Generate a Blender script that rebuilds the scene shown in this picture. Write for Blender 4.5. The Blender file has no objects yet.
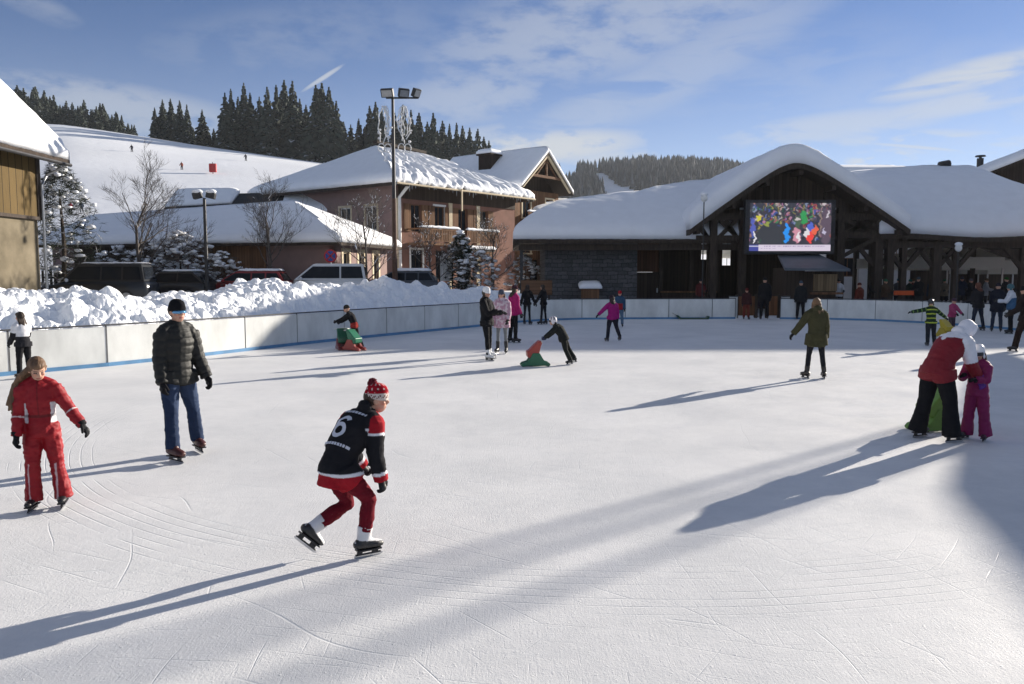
import bpy, bmesh, math, random
import numpy as np
from mathutils import Vector, Matrix, noise
from mathutils.bvhtree import BVHTree
R = math.radians
rnd = random.Random(7)
scene = bpy.context.scene
COL = scene.collection
CAM_H = 2.15; FPX = 796.0; TH = math.atan(70/796.0)
V = Vector

# ---------------------------------------------------------------- camera helpers
def ray(px, py):
    a = (px-512)/FPX; b = (342-py)/FPX
    return V((a, math.cos(TH)+b*math.sin(TH), -math.sin(TH)+b*math.cos(TH)))
def at(px, py, Y):
    d = ray(px, py); k = Y/d.y
    return V((d.x*k, Y, CAM_H+d.z*k))
def gp(px, py, z=0.0):
    d = ray(px, py); k = (z-CAM_H)/d.z
    return V((d.x*k, d.y*k, z))

# ---------------------------------------------------------------- objects
def link(o, parent=None):
    COL.objects.link(o)
    if parent is not None: o.parent = parent
    return o
def tag(o, label=None, cat=None, group=None, kind=None):
    if label: o['label'] = label
    if cat: o['category'] = cat
    if group: o['group'] = group
    if kind: o['kind'] = kind
    return o
def empty(name, loc=(0,0,0), rz=0.0, label=None, cat=None, group=None):
    o = bpy.data.objects.new(name, None); link(o)
    o.empty_display_size = 0.2
    o.location = loc; o.rotation_euler = (0,0,rz)
    return tag(o, label, cat, group)
def mesh_obj(name, bm, mat=None, parent=None, smooth=False, loc=None, rz=None):
    me = bpy.data.meshes.new(name)
    if isinstance(bm, bmesh.types.BMesh):
        bm.to_mesh(me); bm.free()
    else:
        me.from_pydata([tuple(v) for v in bm[0]], [], bm[1])
    if smooth:
        me.polygons.foreach_set('use_smooth', [True]*len(me.polygons))
    o = bpy.data.objects.new(name, me); link(o, parent)
    if mat is not None:
        for m in (mat if isinstance(mat, (list, tuple)) else [mat]): me.materials.append(m)
    if loc is not None: o.location = loc
    if rz is not None: o.rotation_euler = (0,0,rz)
    return o
def struct(name, bm, mat, **k):
    o = mesh_obj(name, bm, mat, **k); o['kind'] = 'structure'; return o
def dup(o, parent=None):
    c = o.copy(); COL.objects.link(c)
    if parent is not None: c.parent = parent
    for ch in list(o.children):
        dup(ch, c)
    return c

# ---------------------------------------------------------------- mesh primitives
def box(bm, c, s, rot=None, mi=0):
    """box with centre c and full size s"""
    m = Matrix.Translation(V(c))
    if rot is not None: m = m @ rot.to_4x4()
    m = m @ Matrix.Diagonal((s[0], s[1], s[2], 1))
    r = bmesh.ops.create_cube(bm, size=1.0, matrix=m)
    if mi:
        for f in {f for v in r['verts'] for f in v.link_faces}: f.material_index = mi
    return r['verts']
def bbox(bm, x0, x1, y0, y1, z0, z1):
    return box(bm, ((x0+x1)/2,(y0+y1)/2,(z0+z1)/2), (abs(x1-x0),abs(y1-y0),abs(z1-z0)))
def beam(bm, a, b, w, h=None, up=(0,0,1)):
    a = V(a); b = V(b); h = h or w
    d = (b-a); L = d.length
    if L < 1e-6: return
    d.normalize(); u = V(up)
    if abs(d.dot(u)) > .98: u = V((0,1,0))
    x = d.cross(u).normalized(); u = x.cross(d)
    rot = Matrix((x, d, u)).transposed()
    box(bm, (a+b)/2, (w, L, h), rot)
def ball(bm, c, r, sub=2, rot=None):
    if not hasattr(r, '__len__'): r = (r,r,r)
    m = Matrix.Translation(V(c))
    if rot is not None: m = m @ rot.to_4x4()
    m = m @ Matrix.Diagonal((r[0], r[1], r[2], 1))
    return bmesh.ops.create_icosphere(bm, subdivisions=sub, radius=1.0, matrix=m)['verts']
def loft(bm, pts, rad, ref=(1,0,0), seg=12, cap=True, round_ends=False):
    """tube through pts; rad = radius or (radius along ref, radius across)"""
    pts = [V(p) for p in pts]; rad = [(r if hasattr(r,'__len__') else (r,r)) for r in rad]
    if round_ends:
        d0 = (pts[0]-pts[1]).normalized(); d1 = (pts[-1]-pts[-2]).normalized()
        r0 = rad[0]; r1 = rad[-1]
        pts = [pts[0]+d0*min(r0)*.6]+pts+[pts[-1]+d1*min(r1)*.6]
        rad = [(r0[0]*.55, r0[1]*.55)]+rad+[(r1[0]*.55, r1[1]*.55)]
    n = len(pts); rings = []
    ref = V(ref)
    for i,p in enumerate(pts):
        d = (pts[min(i+1,n-1)]-pts[max(i-1,0)])
        if d.length < 1e-9: d = V((0,0,1))
        d.normalize()
        x = ref - d*ref.dot(d)
        if x.length < 1e-3: x = V((0,1,0)) - d*d.y
        if x.length < 1e-3: x = V((0,0,1)) - d*d.z
        x.normalize(); y = d.cross(x)
        rings.append([bm.verts.new(p + x*math.cos(2*math.pi*k/seg)*rad[i][0] + y*math.sin(2*math.pi*k/seg)*rad[i][1]) for k in range(seg)])
    for i in range(n-1):
        for k in range(seg):
            bm.faces.new((rings[i][k], rings[i][(k+1)%seg], rings[i+1][(k+1)%seg], rings[i+1][k]))
    if cap:
        bm.faces.new(rings[0][::-1]); bm.faces.new(rings[-1])
    return rings
def cone(bm, a, b, r0, r1, seg=10):
    loft(bm, [a,b], [r0,r1], seg=seg)
def prism(bm, prof, a0, a1, axis='y'):
    """closed polygon prof [(p,q)] extruded along axis from a0 to a1"""
    def mk(p,q,t):
        return {'y':(p,t,q),'x':(t,p,q),'z':(p,q,t)}[axis]
    A = [bm.verts.new(mk(p,q,a0)) for p,q in prof]; B = [bm.verts.new(mk(p,q,a1)) for p,q in prof]
    n = len(prof)
    fs = [bm.faces.new(A), bm.faces.new(B[::-1])]
    for i in range(n): fs.append(bm.faces.new((A[i], B[i], B[(i+1)%n], A[(i+1)%n])))
    bmesh.ops.recalc_face_normals(bm, faces=fs)
    return A+B
def bevel(bm, w=.02, seg=2, angle=30):
    bm.normal_update()
    es = [e for e in bm.edges if len(e.link_faces)==2 and e.calc_face_angle(0) > R(angle)]
    bmesh.ops.bevel(bm, geom=es, offset=w, segments=seg, affect='EDGES', profile=.5, clamp_overlap=True)
def quadface(bm, *ps):
    return bm.faces.new([bm.verts.new(V(p)) for p in ps])
def new(): return bmesh.new()
def bx(name, mat, parent, *args, bev=0.0, **k):
    bm = new(); bbox(bm, *args)
    if bev: bevel(bm, bev)
    return mesh_obj(name, bm, mat, parent, **k)
def vnoise(p, s=1.0, o=0.0): return noise.noise(V((p[0]*s+o, p[1]*s+o*.7, p[2]*s-o)))

# ---------------------------------------------------------------- materials
MATS = {}
def nodes(m):
    m.use_nodes = True; nt = m.node_tree
    return nt, nt.nodes, nt.links, nt.nodes['Principled BSDF']
def pm(name, c, rough=.8, var=.18, scale=4.0, bump=0.0, bscale=30.0, spec=.3, metal=0.0, stretch=None, coord='Object', detail=5, c2=None, dist=.01, emit=None, trans=0.0):
    if name in MATS: return MATS[name]
    m = bpy.data.materials.new(name); nt, N, L, B = nodes(m)
    B.inputs['Roughness'].default_value = rough; B.inputs['Metallic'].default_value = metal
    B.inputs['Specular IOR Level'].default_value = spec
    tc = N.new('ShaderNodeTexCoord'); src = tc.outputs[coord]
    if stretch:
        mp = N.new('ShaderNodeMapping'); mp.inputs['Scale'].default_value = stretch
        L.new(src, mp.inputs['Vector']); src = mp.outputs['Vector']
    n = N.new('ShaderNodeTexNoise'); n.inputs['Scale'].default_value = scale; n.inputs['Detail'].default_value = detail
    n.inputs['Roughness'].default_value = .6
    L.new(src, n.inputs['Vector'])
    cr = N.new('ShaderNodeValToRGB')
    a = [max(0,x*(1-var)) for x in c]; b = list(c2) if c2 else [min(1,x*(1+var)) for x in c]
    cr.color_ramp.elements[0].color = (*a,1); cr.color_ramp.elements[0].position = .32
    cr.color_ramp.elements[1].color = (*b,1); cr.color_ramp.elements[1].position = .68
    L.new(n.outputs['Fac'], cr.inputs['Fac']); L.new(cr.outputs['Color'], B.inputs['Base Color'])
    if bump:
        n2 = N.new('ShaderNodeTexNoise'); n2.inputs['Scale'].default_value = bscale; n2.inputs['Detail'].default_value = 4
        L.new(src, n2.inputs['Vector'])
        bp = N.new('ShaderNodeBump'); bp.inputs['Strength'].default_value = bump; bp.inputs['Distance'].default_value = dist
        L.new(n2.outputs['Fac'], bp.inputs['Height']); L.new(bp.outputs['Normal'], B.inputs['Normal'])
    if emit:
        B.inputs['Emission Color'].default_value = (*c,1); B.inputs['Emission Strength'].default_value = emit
    if trans:
        B.inputs['Transmission Weight'].default_value = trans
    MATS[name] = m; return m
def planks(name, c, w=.18, axis='X', rough=.85, var=.35, gap=.25):
    """timber boards: one tone per board, grain along the board"""
    if name in MATS: return MATS[name]
    m = bpy.data.materials.new(name); nt, N, L, B = nodes(m)
    B.inputs['Roughness'].default_value = rough; B.inputs['Specular IOR Level'].default_value = .2
    tc = N.new('ShaderNodeTexCoord'); sp = N.new('ShaderNodeSeparateXYZ'); L.new(tc.outputs['Object'], sp.inputs[0])
    dv = N.new('ShaderNodeMath'); dv.operation='DIVIDE'; dv.inputs[1].default_value = w; L.new(sp.outputs[axis], dv.inputs[0])
    fl = N.new('ShaderNodeMath'); fl.operation='FLOOR'; L.new(dv.outputs[0], fl.inputs[0])
    wn = N.new('ShaderNodeTexWhiteNoise'); wn.noise_dimensions='1D'; L.new(fl.outputs[0], wn.inputs['W'])
    mp = N.new('ShaderNodeMapping'); s = [14,14,14]; s[{'X':2,'Y':2,'Z':0}[axis]] = 1.2
    if axis=='Z': s = [1.2,1.2,20]
    mp.inputs['Scale'].default_value = s; L.new(tc.outputs['Object'], mp.inputs['Vector'])
    n = N.new('ShaderNodeTexNoise'); n.inputs['Scale'].default_value = 1.5; n.inputs['Detail'].default_value = 5; L.new(mp.outputs[0], n.inputs['Vector'])
    ad = N.new('ShaderNodeMath'); ad.operation='MULTIPLY_ADD'; L.new(wn.outputs['Value'], ad.inputs[0]); ad.inputs[1].default_value=.55
    hf = N.new('ShaderNodeMath'); hf.operation='MULTIPLY'; hf.inputs[1].default_value=.6; L.new(n.outputs['Fac'], hf.inputs[0]); L.new(hf.outputs[0], ad.inputs[2])
    cr = N.new('ShaderNodeValToRGB'); cr.color_ramp.elements[0].color=(*[x*(1-var) for x in c],1); cr.color_ramp.elements[1].color=(*[min(1,x*(1+var)) for x in c],1)
    cr.color_ramp.elements[0].position=.15; cr.color_ramp.elements[1].position=.85
    L.new(ad.outputs[0], cr.inputs['Fac'])
    fr = N.new('ShaderNodeMath'); fr.operation='FRACT'; L.new(dv.outputs[0], fr.inputs[0])
    lt = N.new('ShaderNodeMath'); lt.operation='GREATER_THAN'; lt.inputs[1].default_value=.07; L.new(fr.outputs[0], lt.inputs[0])
    mx = N.new('ShaderNodeMix'); mx.data_type='RGBA'; L.new(lt.outputs[0], mx.inputs['Factor']); mx.inputs['A'].default_value=(*[x*gap for x in c],1)
    L.new(cr.outputs['Color'], mx.inputs['B']); L.new(mx.outputs['Result'], B.inputs['Base Color'])
    bp = N.new('ShaderNodeBump'); bp.inputs['Strength'].default_value=.5; bp.inputs['Distance'].default_value=.02; L.new(lt.outputs[0], bp.inputs['Height']); L.new(bp.outputs[0], B.inputs['Normal'])
    MATS[name]=m; return m
def stone_mat(name, c1, c2, mortar, sx=.55, sy=.22):
    if name in MATS: return MATS[name]
    m = bpy.data.materials.new(name); nt, N, L, B = nodes(m); B.inputs['Roughness'].default_value=.9
    tc = N.new('ShaderNodeTexCoord'); mp = N.new('ShaderNodeMapping'); mp.inputs['Rotation'].default_value=(R(90),0,0)
    L.new(tc.outputs['Object'], mp.inputs['Vector'])
    n0 = N.new('ShaderNodeTexNoise'); n0.inputs['Scale'].default_value=3; L.new(tc.outputs['Object'], n0.inputs['Vector'])
    va = N.new('ShaderNodeMix'); va.data_type='RGBA'; va.blend_type='LINEAR_LIGHT'; va.inputs['Factor'].default_value=.06
    L.new(mp.outputs[0], va.inputs['A']); L.new(n0.outputs['Color'], va.inputs['B'])
    br = N.new('ShaderNodeTexBrick'); br.inputs['Scale'].default_value=1; br.inputs['Brick Width'].default_value=sx; br.inputs['Row Height'].default_value=sy
    br.inputs['Mortar Size'].default_value=.014; br.inputs['Color1'].default_value=(*c1,1); br.inputs['Color2'].default_value=(*c2,1); br.inputs['Mortar'].default_value=(*mortar,1)
    br.inputs['Bias'].default_value=-.1; br.squash=.7; br.squash_frequency=3
    L.new(va.outputs['Result'], br.inputs['Vector'])
    n = N.new('ShaderNodeTexNoise'); n.inputs['Scale'].default_value=9; n.inputs['Detail'].default_value=6; L.new(tc.outputs['Object'], n.inputs['Vector'])
    mx = N.new('ShaderNodeMix'); mx.data_type='RGBA'; mx.blend_type='OVERLAY'; mx.inputs['Factor'].default_value=.55
    L.new(br.outputs['Color'], mx.inputs['A']); L.new(n.outputs['Fac'], mx.inputs['B']); L.new(mx.outputs['Result'], B.inputs['Base Color'])
    bp = N.new('ShaderNodeBump'); bp.inputs['Distance'].default_value=.03; bp.invert=True; L.new(br.outputs['Fac'], bp.inputs['Height']); L.new(bp.outputs[0], B.inputs['Normal'])
    MATS[name]=m; return m
def attr_mat(name, rough=.85, bump=.15, bscale=160, spec=.2, var=.12, dist=.004):
    """cloth whose colours are woven in: read from the mesh's own colour layer"""
    if name in MATS: return MATS[name]
    m = bpy.data.materials.new(name); nt, N, L, B = nodes(m)
    B.inputs['Roughness'].default_value=rough; B.inputs['Specular IOR Level'].default_value=spec
    at_ = N.new('ShaderNodeAttribute'); at_.attribute_name='dye'
    tc = N.new('ShaderNodeTexCoord'); n = N.new('ShaderNodeTexNoise'); n.inputs['Scale'].default_value=14; n.inputs['Detail'].default_value=6
    L.new(tc.outputs['Object'], n.inputs['Vector'])
    hs = N.new('ShaderNodeHueSaturation'); mr = N.new('ShaderNodeMapRange'); mr.inputs['From Min'].default_value=.3; mr.inputs['From Max'].default_value=.7
    mr.inputs['To Min'].default_value=1-var; mr.inputs['To Max'].default_value=1+var
    L.new(n.outputs['Fac'], mr.inputs['Value']); L.new(mr.outputs[0], hs.inputs['Value']); L.new(at_.outputs['Color'], hs.inputs['Color'])
    L.new(hs.outputs[0], B.inputs['Base Color'])
    n2 = N.new('ShaderNodeTexNoise'); n2.inputs['Scale'].default_value=bscale; n2.inputs['Detail'].default_value=3; L.new(tc.outputs['Object'], n2.inputs['Vector'])
    bp = N.new('ShaderNodeBump'); bp.inputs['Strength'].default_value=bump; bp.inputs['Distance'].default_value=dist; L.new(n2.outputs['Fac'], bp.inputs['Height']); L.new(bp.outputs[0], B.inputs['Normal'])
    MATS[name]=m; return m

M_SNOW = pm('snow_on_roofs', (.86,.875,.90), .75, .03, 1.5, bump=.25, bscale=9, spec=.25, dist=.03)
M_SNOWR = pm('rough_snow', (.85,.87,.90), .8, .04, 3, bump=.6, bscale=14, spec=.2, dist=.05)
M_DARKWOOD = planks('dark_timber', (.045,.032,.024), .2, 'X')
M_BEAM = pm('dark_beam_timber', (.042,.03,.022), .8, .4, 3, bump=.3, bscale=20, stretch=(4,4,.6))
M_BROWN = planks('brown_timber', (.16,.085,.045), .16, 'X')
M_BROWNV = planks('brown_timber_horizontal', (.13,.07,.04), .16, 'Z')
M_METAL = pm('dark_metal', (.05,.05,.052), .5, .2, 6, metal=.7)
M_GREYMETAL = pm('galvanised_metal', (.38,.39,.40), .45, .12, 8, metal=.8)
M_GLASS = pm('dark_window_glass', (.012,.015,.02), .06, .1, 2, spec=.14)
M_WHITEP = pm('white_painted_wood', (.72,.72,.70), .5, .06, 6)
M_STEEL = pm('blade_steel', (.55,.56,.58), .25, .08, 20, metal=1.0)

def beams(name, mat, parent, lst):
    """one object per timber: (a, b, width[, height])"""
    for q in lst:
        bm=new(); beam(bm,*q); mesh_obj(name,bm,mat,parent)
# ---------------------------------------------------------------- people
def lin(h):
    """'#rrggbb' -> linear"""
    h = h.lstrip('#'); o = []
    for i in (0,2,4):
        c = int(h[i:i+2],16)/255; o.append(c/12.92 if c <= .04045 else ((c+.055)/1.055)**2.4)
    return tuple(o)
SKIN = (.52,.30,.21)
M_SKIN = attr_mat('skin', .55, .08, 220, .35, .06)
M_CLOTH = attr_mat('woven_cloth', .9, .3, 140, .12, .1)
M_SHELL = attr_mat('shell_fabric', .62, .2, 90, .3, .08)
M_KNIT = attr_mat('knitted_wool', .95, .6, 170, .05, .12)
M_HAIR = attr_mat('hair_strands', .6, .5, 120, .3, .25)
M_LEATHER = attr_mat('boot_leather', .42, .15, 80, .45, .1)
M_PLASTIC = attr_mat('moulded_plastic', .35, .05, 60, .45, .05)
M_LENS = pm('mirrored_lens', (.12,.30,.50), .08, .1, 4, spec=.8, metal=.6)

def union(bm, vox, smooth=2):
    """fuse overlapping closed shapes into ONE continuous skin"""
    me = bpy.data.meshes.new('tmp'); bm.to_mesh(me); bm.free()
    o = bpy.data.objects.new('tmp', me); COL.objects.link(o)
    m = o.modifiers.new('r', 'REMESH'); m.mode = 'VOXEL'; m.voxel_size = vox; m.adaptivity = 0
    if smooth:
        s = o.modifiers.new('s', 'SMOOTH'); s.factor = .5; s.iterations = smooth
    dg = bpy.context.evaluated_depsgraph_get()
    out = bpy.data.meshes.new_from_object(o.evaluated_get(dg))
    bpy.data.objects.remove(o); bpy.data.meshes.remove(me)
    return out
def coords(me):
    a = np.empty(len(me.vertices)*3); me.vertices.foreach_get('co', a); return a.reshape(-1,3)
def setco(me, a): me.vertices.foreach_set('co', a.ravel()); me.update()
def dye(me, col):
    """write the woven-in colours (n,3) or one colour"""
    n = len(me.vertices); c = np.ones((n,4)); c[:,:3] = col
    at_ = me.color_attributes.new('dye', 'FLOAT_COLOR', 'POINT'); at_.data.foreach_set('color', c.ravel())
def wrinkle(me, amp, f=9.0, seed=0, ribs=None):
    nr = np.empty(len(me.vertices)*3); me.vertices.foreach_get('normal', nr); nr = nr.reshape(-1,3)
    a = coords(me); d = np.empty(len(a))
    for i,p in enumerate(a):
        x,y,z = p
        w = noise.noise(V((x*4+seed, y*4, z*4)))*.12
        d[i] = noise.noise(V((x*f+seed, y*f, z*f*1.6))) + .5*noise.noise(V((x*f*2.3, y*f*2.3+seed, z*f*3.6))) + 1.5*(.22-abs(noise.noise(V((x*f*.8+seed, y*f*.8, (z+w+x*.35)*f*2.0))))) + .7*(.2-abs(noise.noise(V((x*f*1.7, y*f*1.7+seed, (z-w-x*.3)*f*3.2)))))
    d *= amp
    if ribs is not None: d += ribs
    setco(me, a + nr*d[:,None])
def part_obj(name, me, mat, parent, zoff=0, smooth=True):
    me.name = name
    me.polygons.foreach_set('use_smooth', [smooth]*len(me.polygons))
    me.materials.clear(); me.materials.append(mat)
    if zoff:
        a = coords(me); a[:,2] += zoff; setco(me, a)
    o = bpy.data.objects.new(name, me); link(o, parent); return o
def bmme(bm):
    me = bpy.data.meshes.new('m'); bm.to_mesh(me); bm.free(); return me
def chain_info(pts, P):
    """for each P (n,3): distance to the polyline and its 0..1 parameter"""
    pts = np.array([tuple(p) for p in pts]); seg = np.linalg.norm(np.diff(pts,axis=0),axis=1); cum = np.concatenate([[0],np.cumsum(seg)])
    best = np.full(len(P), 1e9); t = np.zeros(len(P))
    for i in range(len(seg)):
        d = pts[i+1]-pts[i]; k = np.clip(((P-pts[i])@d)/(d@d+1e-12),0,1)
        q = pts[i]+k[:,None]*d; ds = np.linalg.norm(P-q,axis=1)
        m = ds<best; best[m]=ds[m]; t[m]=(cum[i]+k[m]*seg[i])/cum[-1]
    return best, t

def make_person(label, loc, H, face, pose=None, fit=None, near=False, group=None, cat='person'):
    pose = dict(pose or {}); fit = dict(fit or {})
    g = lambda k,d: pose.get(k,d)
    lean, twist, side = g('lean',4), g('twist',0), g('side',0)
    hs = g('hs', 1.0 if H>1.55 else 1.0+(1.55-H)*.55)
    wd = g('wd', 1.0)
    legs = {-1: g('legL',(2,4,5,8,0)), 1: g('legR',(2,4,5,8,0))}
    arms = {-1: g('armL',(4,10,14,6)), 1: g('armR',(4,10,14,6))}
    hyaw, hpitch, hroll = g('head',(0,0,0))
    vox = g('vox', .0085 if near else .015)
    ws = abs(hash_label(label)) % 97
    U = H
    # --- skeleton (local: +Y the way the person faces)
    P = V((0,0,0))
    def sdir(l): return V((math.sin(R(side)), math.sin(R(l)), math.cos(R(l)))).normalized()
    tw = Matrix.Rotation(R(twist),3,'Z')
    s0,s1,s2 = sdir(lean*.55), sdir(lean), sdir(lean*1.3)
    Wst = P+s0*.095*U; Cst = Wst+s1*.12*U; Sh = Cst+s2*.095*U; Nk = Sh+s2*.035*U
    sx = (tw@V((1,0,0))).normalized(); hx = V((1,0,0))
    fwd = sx.cross(-s2) if False else s2.cross(sx)*-1
    fwd = (sx.cross(s2)*-1).normalized()
    HR = Matrix.Rotation(R(hyaw+twist),3,'Z') @ Matrix.Rotation(R(hpitch),3,'X') @ Matrix.Rotation(R(hroll),3,'Y')
    hu = HR@V((0,0,1)); hf = HR@V((0,1,0)); hr = HR@V((1,0,0))
    hb = V((0,1,0))*math.sin(R(lean))*.012*U
    Hc = Nk + (hu*.6+s2*.4).normalized()*.058*U*hs + hb + hf*.012*U
    A, hands = {}, {}
    for s in (-1,1):
        a,b,k,b2 = arms[s]
        S = Sh - s2*.034*U + sx*(s*.094*U*wd)
        def adir(a,b): return tw@V((s*math.sin(R(b)), math.sin(R(a))*math.cos(R(b)), -math.cos(R(a))*math.cos(R(b))))
        d1 = adir(a,b); E = S+d1*.168*U
        d2 = adir(a+k,b2); Wr = E+d2*.142*U
        A[s] = (S,E,Wr,d1,d2)
    Lg = {}
    for s in (-1,1):
        a,b,k,toe,pit = legs[s]
        Hp = P + hx*(s*.050*U*wd)
        def ldir(a,b): return V((s*math.sin(R(b)), math.sin(R(a))*math.cos(R(b)), -math.cos(R(a))*math.cos(R(b))))
        d1 = ldir(a,b); K = Hp+d1*.235*U; d2 = ldir(a-k,b*.8); An = K+d2*.232*U
        ff = Matrix.Rotation(R(-s*toe),3,'Z')@V((0,math.cos(R(pit)),math.sin(R(pit))))
        fu = (Matrix.Rotation(R(-s*toe),3,'Z')@V((0,-math.sin(R(pit)),math.cos(R(pit)))))
        Lg[s] = (Hp,K,An,d1,d2,ff,fu)
    skate = fit.get('skate', True)
    bl = (.035*U+.012) if skate else 0.0
    FH = .040*U
    low = 1e9
    for s in (-1,1):
        Hp,K,An,d1,d2,ff,fu = Lg[s]
        for q in (-.045*U, .10*U): low = min(low, (An - fu*(FH+bl) + ff*q).z)
    zo = -low
    name = 'person'
    bt0 = min(1,fit.get('bottom',{}).get('tight',1.0)*fit.get('bottom',{}).get('flare',1.0))*.88
    # --- body
    bm = new()
    loft(bm, [P-s0*.03*U, Wst, Cst, Sh], [(.075*U*wd,.055*U),(.065*U*wd,.05*U),(.08*U*wd,.058*U),(.06*U,.04*U)], sx, round_ends=True)
    loft(bm, [Sh-s2*.02*U, Nk, Hc], [.034*U,.030*U,.03*U], sx)
    k = U*hs
    ball(bm, Hc+hu*.012*k-hf*.004*k, (.0425*k,.053*k,.054*k), 3, HR)
    ball(bm, Hc-hu*.026*k+hf*.012*k, (.034*k,.038*k,.038*k), 3, HR)
    loft(bm, [Hc+hu*.008*k+hf*.046*k, Hc-hu*.010*k+hf*.058*k, Hc-hu*.016*k+hf*.050*k],[.006*k,.0095*k,.008*k], hr, 8)
    for s in (-1,1):
        ball(bm, Hc+hr*(s*.043*k)-hu*.003*k-hf*.002*k, (.006*k,.012*k,.017*k), 2, HR)
        ball(bm, Hc+hr*(s*.022*k)-hu*.012*k+hf*.036*k, (.013*k,.010*k,.010*k), 2, HR)
        S,E,Wr,d1,d2 = A[s]
        loft(bm, [S,E,Wr,Wr+d2*.03*U],[.032*U,.026*U,.019*U,.018*U], (0,1,0), round_ends=True)
        ball(bm, Wr+d2*.045*U, .022*U, 2)
        Hp,K,An,d1,d2,ff,fu = Lg[s]
        tg=bt0; loft(bm, [Hp,K,K+(An-K)*.3,An],[.050*U*tg,.033*U*tg,.032*U*tg,.024*U*tg], (1,0,0), round_ends=True)
        loft(bm, [An-ff*.025*U-fu*.018*U, An+ff*.02*U-fu*.015*U, An+ff*.085*U-fu*.025*U],[.022*U,.024*U,.016*U], (1,0,0), 10, round_ends=True)
    body = union(bm, vox*.75 if near else vox*.8, 1)
    a = coords(body); col = np.tile(np.array(SKIN if 'skin' not in fit else fit['skin']), (len(a),1))
    rel = a-np.array(Hc); xr, yf, zu = rel@np.array(hr), rel@np.array(hf), rel@np.array(hu)
    lip = (np.abs(xr)<.016*k)&(np.abs(zu+.034*k)<.0042*k)&(yf>.02*k); col[lip] = (.36,.12,.10)
    brow = (np.abs(np.abs(xr)-.018*k)<.011*k)&(np.abs(zu-.013*k)<.0035*k)&(yf>.02*k); col[brow] *= .35
    chk = (np.abs(np.abs(xr)-.024*k)<.011*k)&(np.abs(zu+.013*k)<.010*k)&(yf>.02*k); col[chk] *= np.array((1.06,.86,.84))
    eyes = (np.abs(np.abs(xr)-.0175*k)<.0085*k)&(np.abs(zu-.001*k)<.0042*k)&(yf>.02*k); col[eyes] = (.05,.035,.03)
    for s in (-1,1):
        d,t = chain_info([Lg[s][0],Lg[s][1],Lg[s][2]], a); col[(d<.09*U)&(t>.1)] = fit.get('bottom',{}).get('col',(.02,.02,.02)) if not fit.get('suit') else fit['suit']['col']
        d,t = chain_info([A[s][0],A[s][1],A[s][2]+A[s][4]*.09*U], a); m_ = (d<.05*U)&(t>.5); col[m_] = fit.get('glove',(.02,.02,.022))
    dye(body, col)
    root = part_obj(name, body, M_SKIN, None, zo)
    tag(root, label, cat, group); root.location = loc; root.rotation_euler = (0,0,R(face))
    # --- garments
    tp, bt = fit.get('top',{}), fit.get('bottom',{})
    bulk = tp.get('bulk',1.0); fl = bt.get('flare',1.0)
    L = tp.get('len',.05)            # hem below the hip joint
    def top_shapes(bm):
        b = bulk
        hem = P - V((0,0,1))*L*U*.8 - s0*L*U*.2 + V((0, math.sin(R(lean))*.01*U, 0))
        fl2 = tp.get('hem',1.0)
        pts = [hem, hem+(P-hem)*.5+s0*.01*U, Wst, Cst, Sh-s2*.01*U, Sh+s2*.022*U]
        rr = [(.092*U*b*fl2*wd,.074*U*b*fl2),(.090*U*b*wd,.073*U*b),(.084*U*b*wd,.070*U*b),(.097*U*b*wd,.079*U*b),(.078*U*b*wd,.062*U*b),(.046*U,.044*U)]
        loft(bm, pts, rr, sx, 18)
        loft(bm, [P-s0*.05*U, P, P+s0*.06*U, P+s0*.09*U],[(.090*U*b*wd,.079*U*b),(.093*U*b*wd,.081*U*b),(.088*U*b*wd,.076*U*b),(.08*U*b,.066*U*b)], hx, 18)
        for s in (-1,1):
            S,E,Wr,d1,d2 = A[s]
            ball(bm, S+sx*(-s*.010*U), (.045*U*b,.050*U*b,.044*U*b), 2)
            loft(bm, [S+sx*(-s*.004*U)+s2*.006*U, Sh+s2*.012*U-sx*(s*-.025*U)],[.038*U*b,.036*U*b], fwd, 10)
            loft(bm, [S-d1*.005*U, S+d1*.07*U, E, E+d2*.07*U, Wr+d2*.006*U],[.046*U*b,.043*U*b,.039*U*b,.036*U*b,.033*U*b*tp.get('cuff',1)], (0,1,0), 12)
            ball(bm, E, .039*U*b, 2)
        if L > .03:
            for s in (-1,1):
                Hp,K,An,d1,d2,ff,fu = Lg[s]; e = min(L,.13)
                loft(bm, [Hp+s0*.02*U, Hp+d1*e*.5*U, Hp+d1*e*U],[.070*U*max(b,1.05),.070*U*max(b,1.05),.069*U*max(b,1.05)], hx, 14)
        loft(bm, [Sh-s2*.01*U, Nk+s2*.014*U],[.048*U*max(1,b*.95),.041*U*max(1,b*.95)], sx, 14)
        if tp.get('hood'):
            ball(bm, Nk-fwd*.045*U-s2*.005*U, (.060*U,.036*U,.042*U), 2)
    def leg_shapes(bm):
        loft(bm, [P-V((0,0,.045*U)), P-V((0,0,.01*U)), P+s0*.05*U],[(.075*U*wd*fl,.060*U*fl),(.088*U*wd,.069*U),(.080*U*wd,.062*U)], hx, 16)
        ft = bt.get('foot',1.0); tg = bt.get('tight',1.0)
        for s in (-1,1):
            Hp,K,An,d1,d2,ff,fu = Lg[s]
            end = bt.get('end',.03)
            loft(bm, [Hp+d1*.0*U, Hp+d1*.06*U, Hp+d1*.15*U, K, K+d2*.08*U, K+d2*.16*U, An-d2*(end-.03)*U],
                 [.060*U*tg,.059*U*tg*fl**.5,.052*U*tg*fl**.7,.042*U*tg*fl,.042*U*tg*fl,.039*U*tg*fl*ft**.6,.038*U*tg*fl*ft], (1,0,0), 12)
            ball(bm, K, .042*U*tg*fl, 2); ball(bm, Hp, .062*U*tg, 2)
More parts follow.
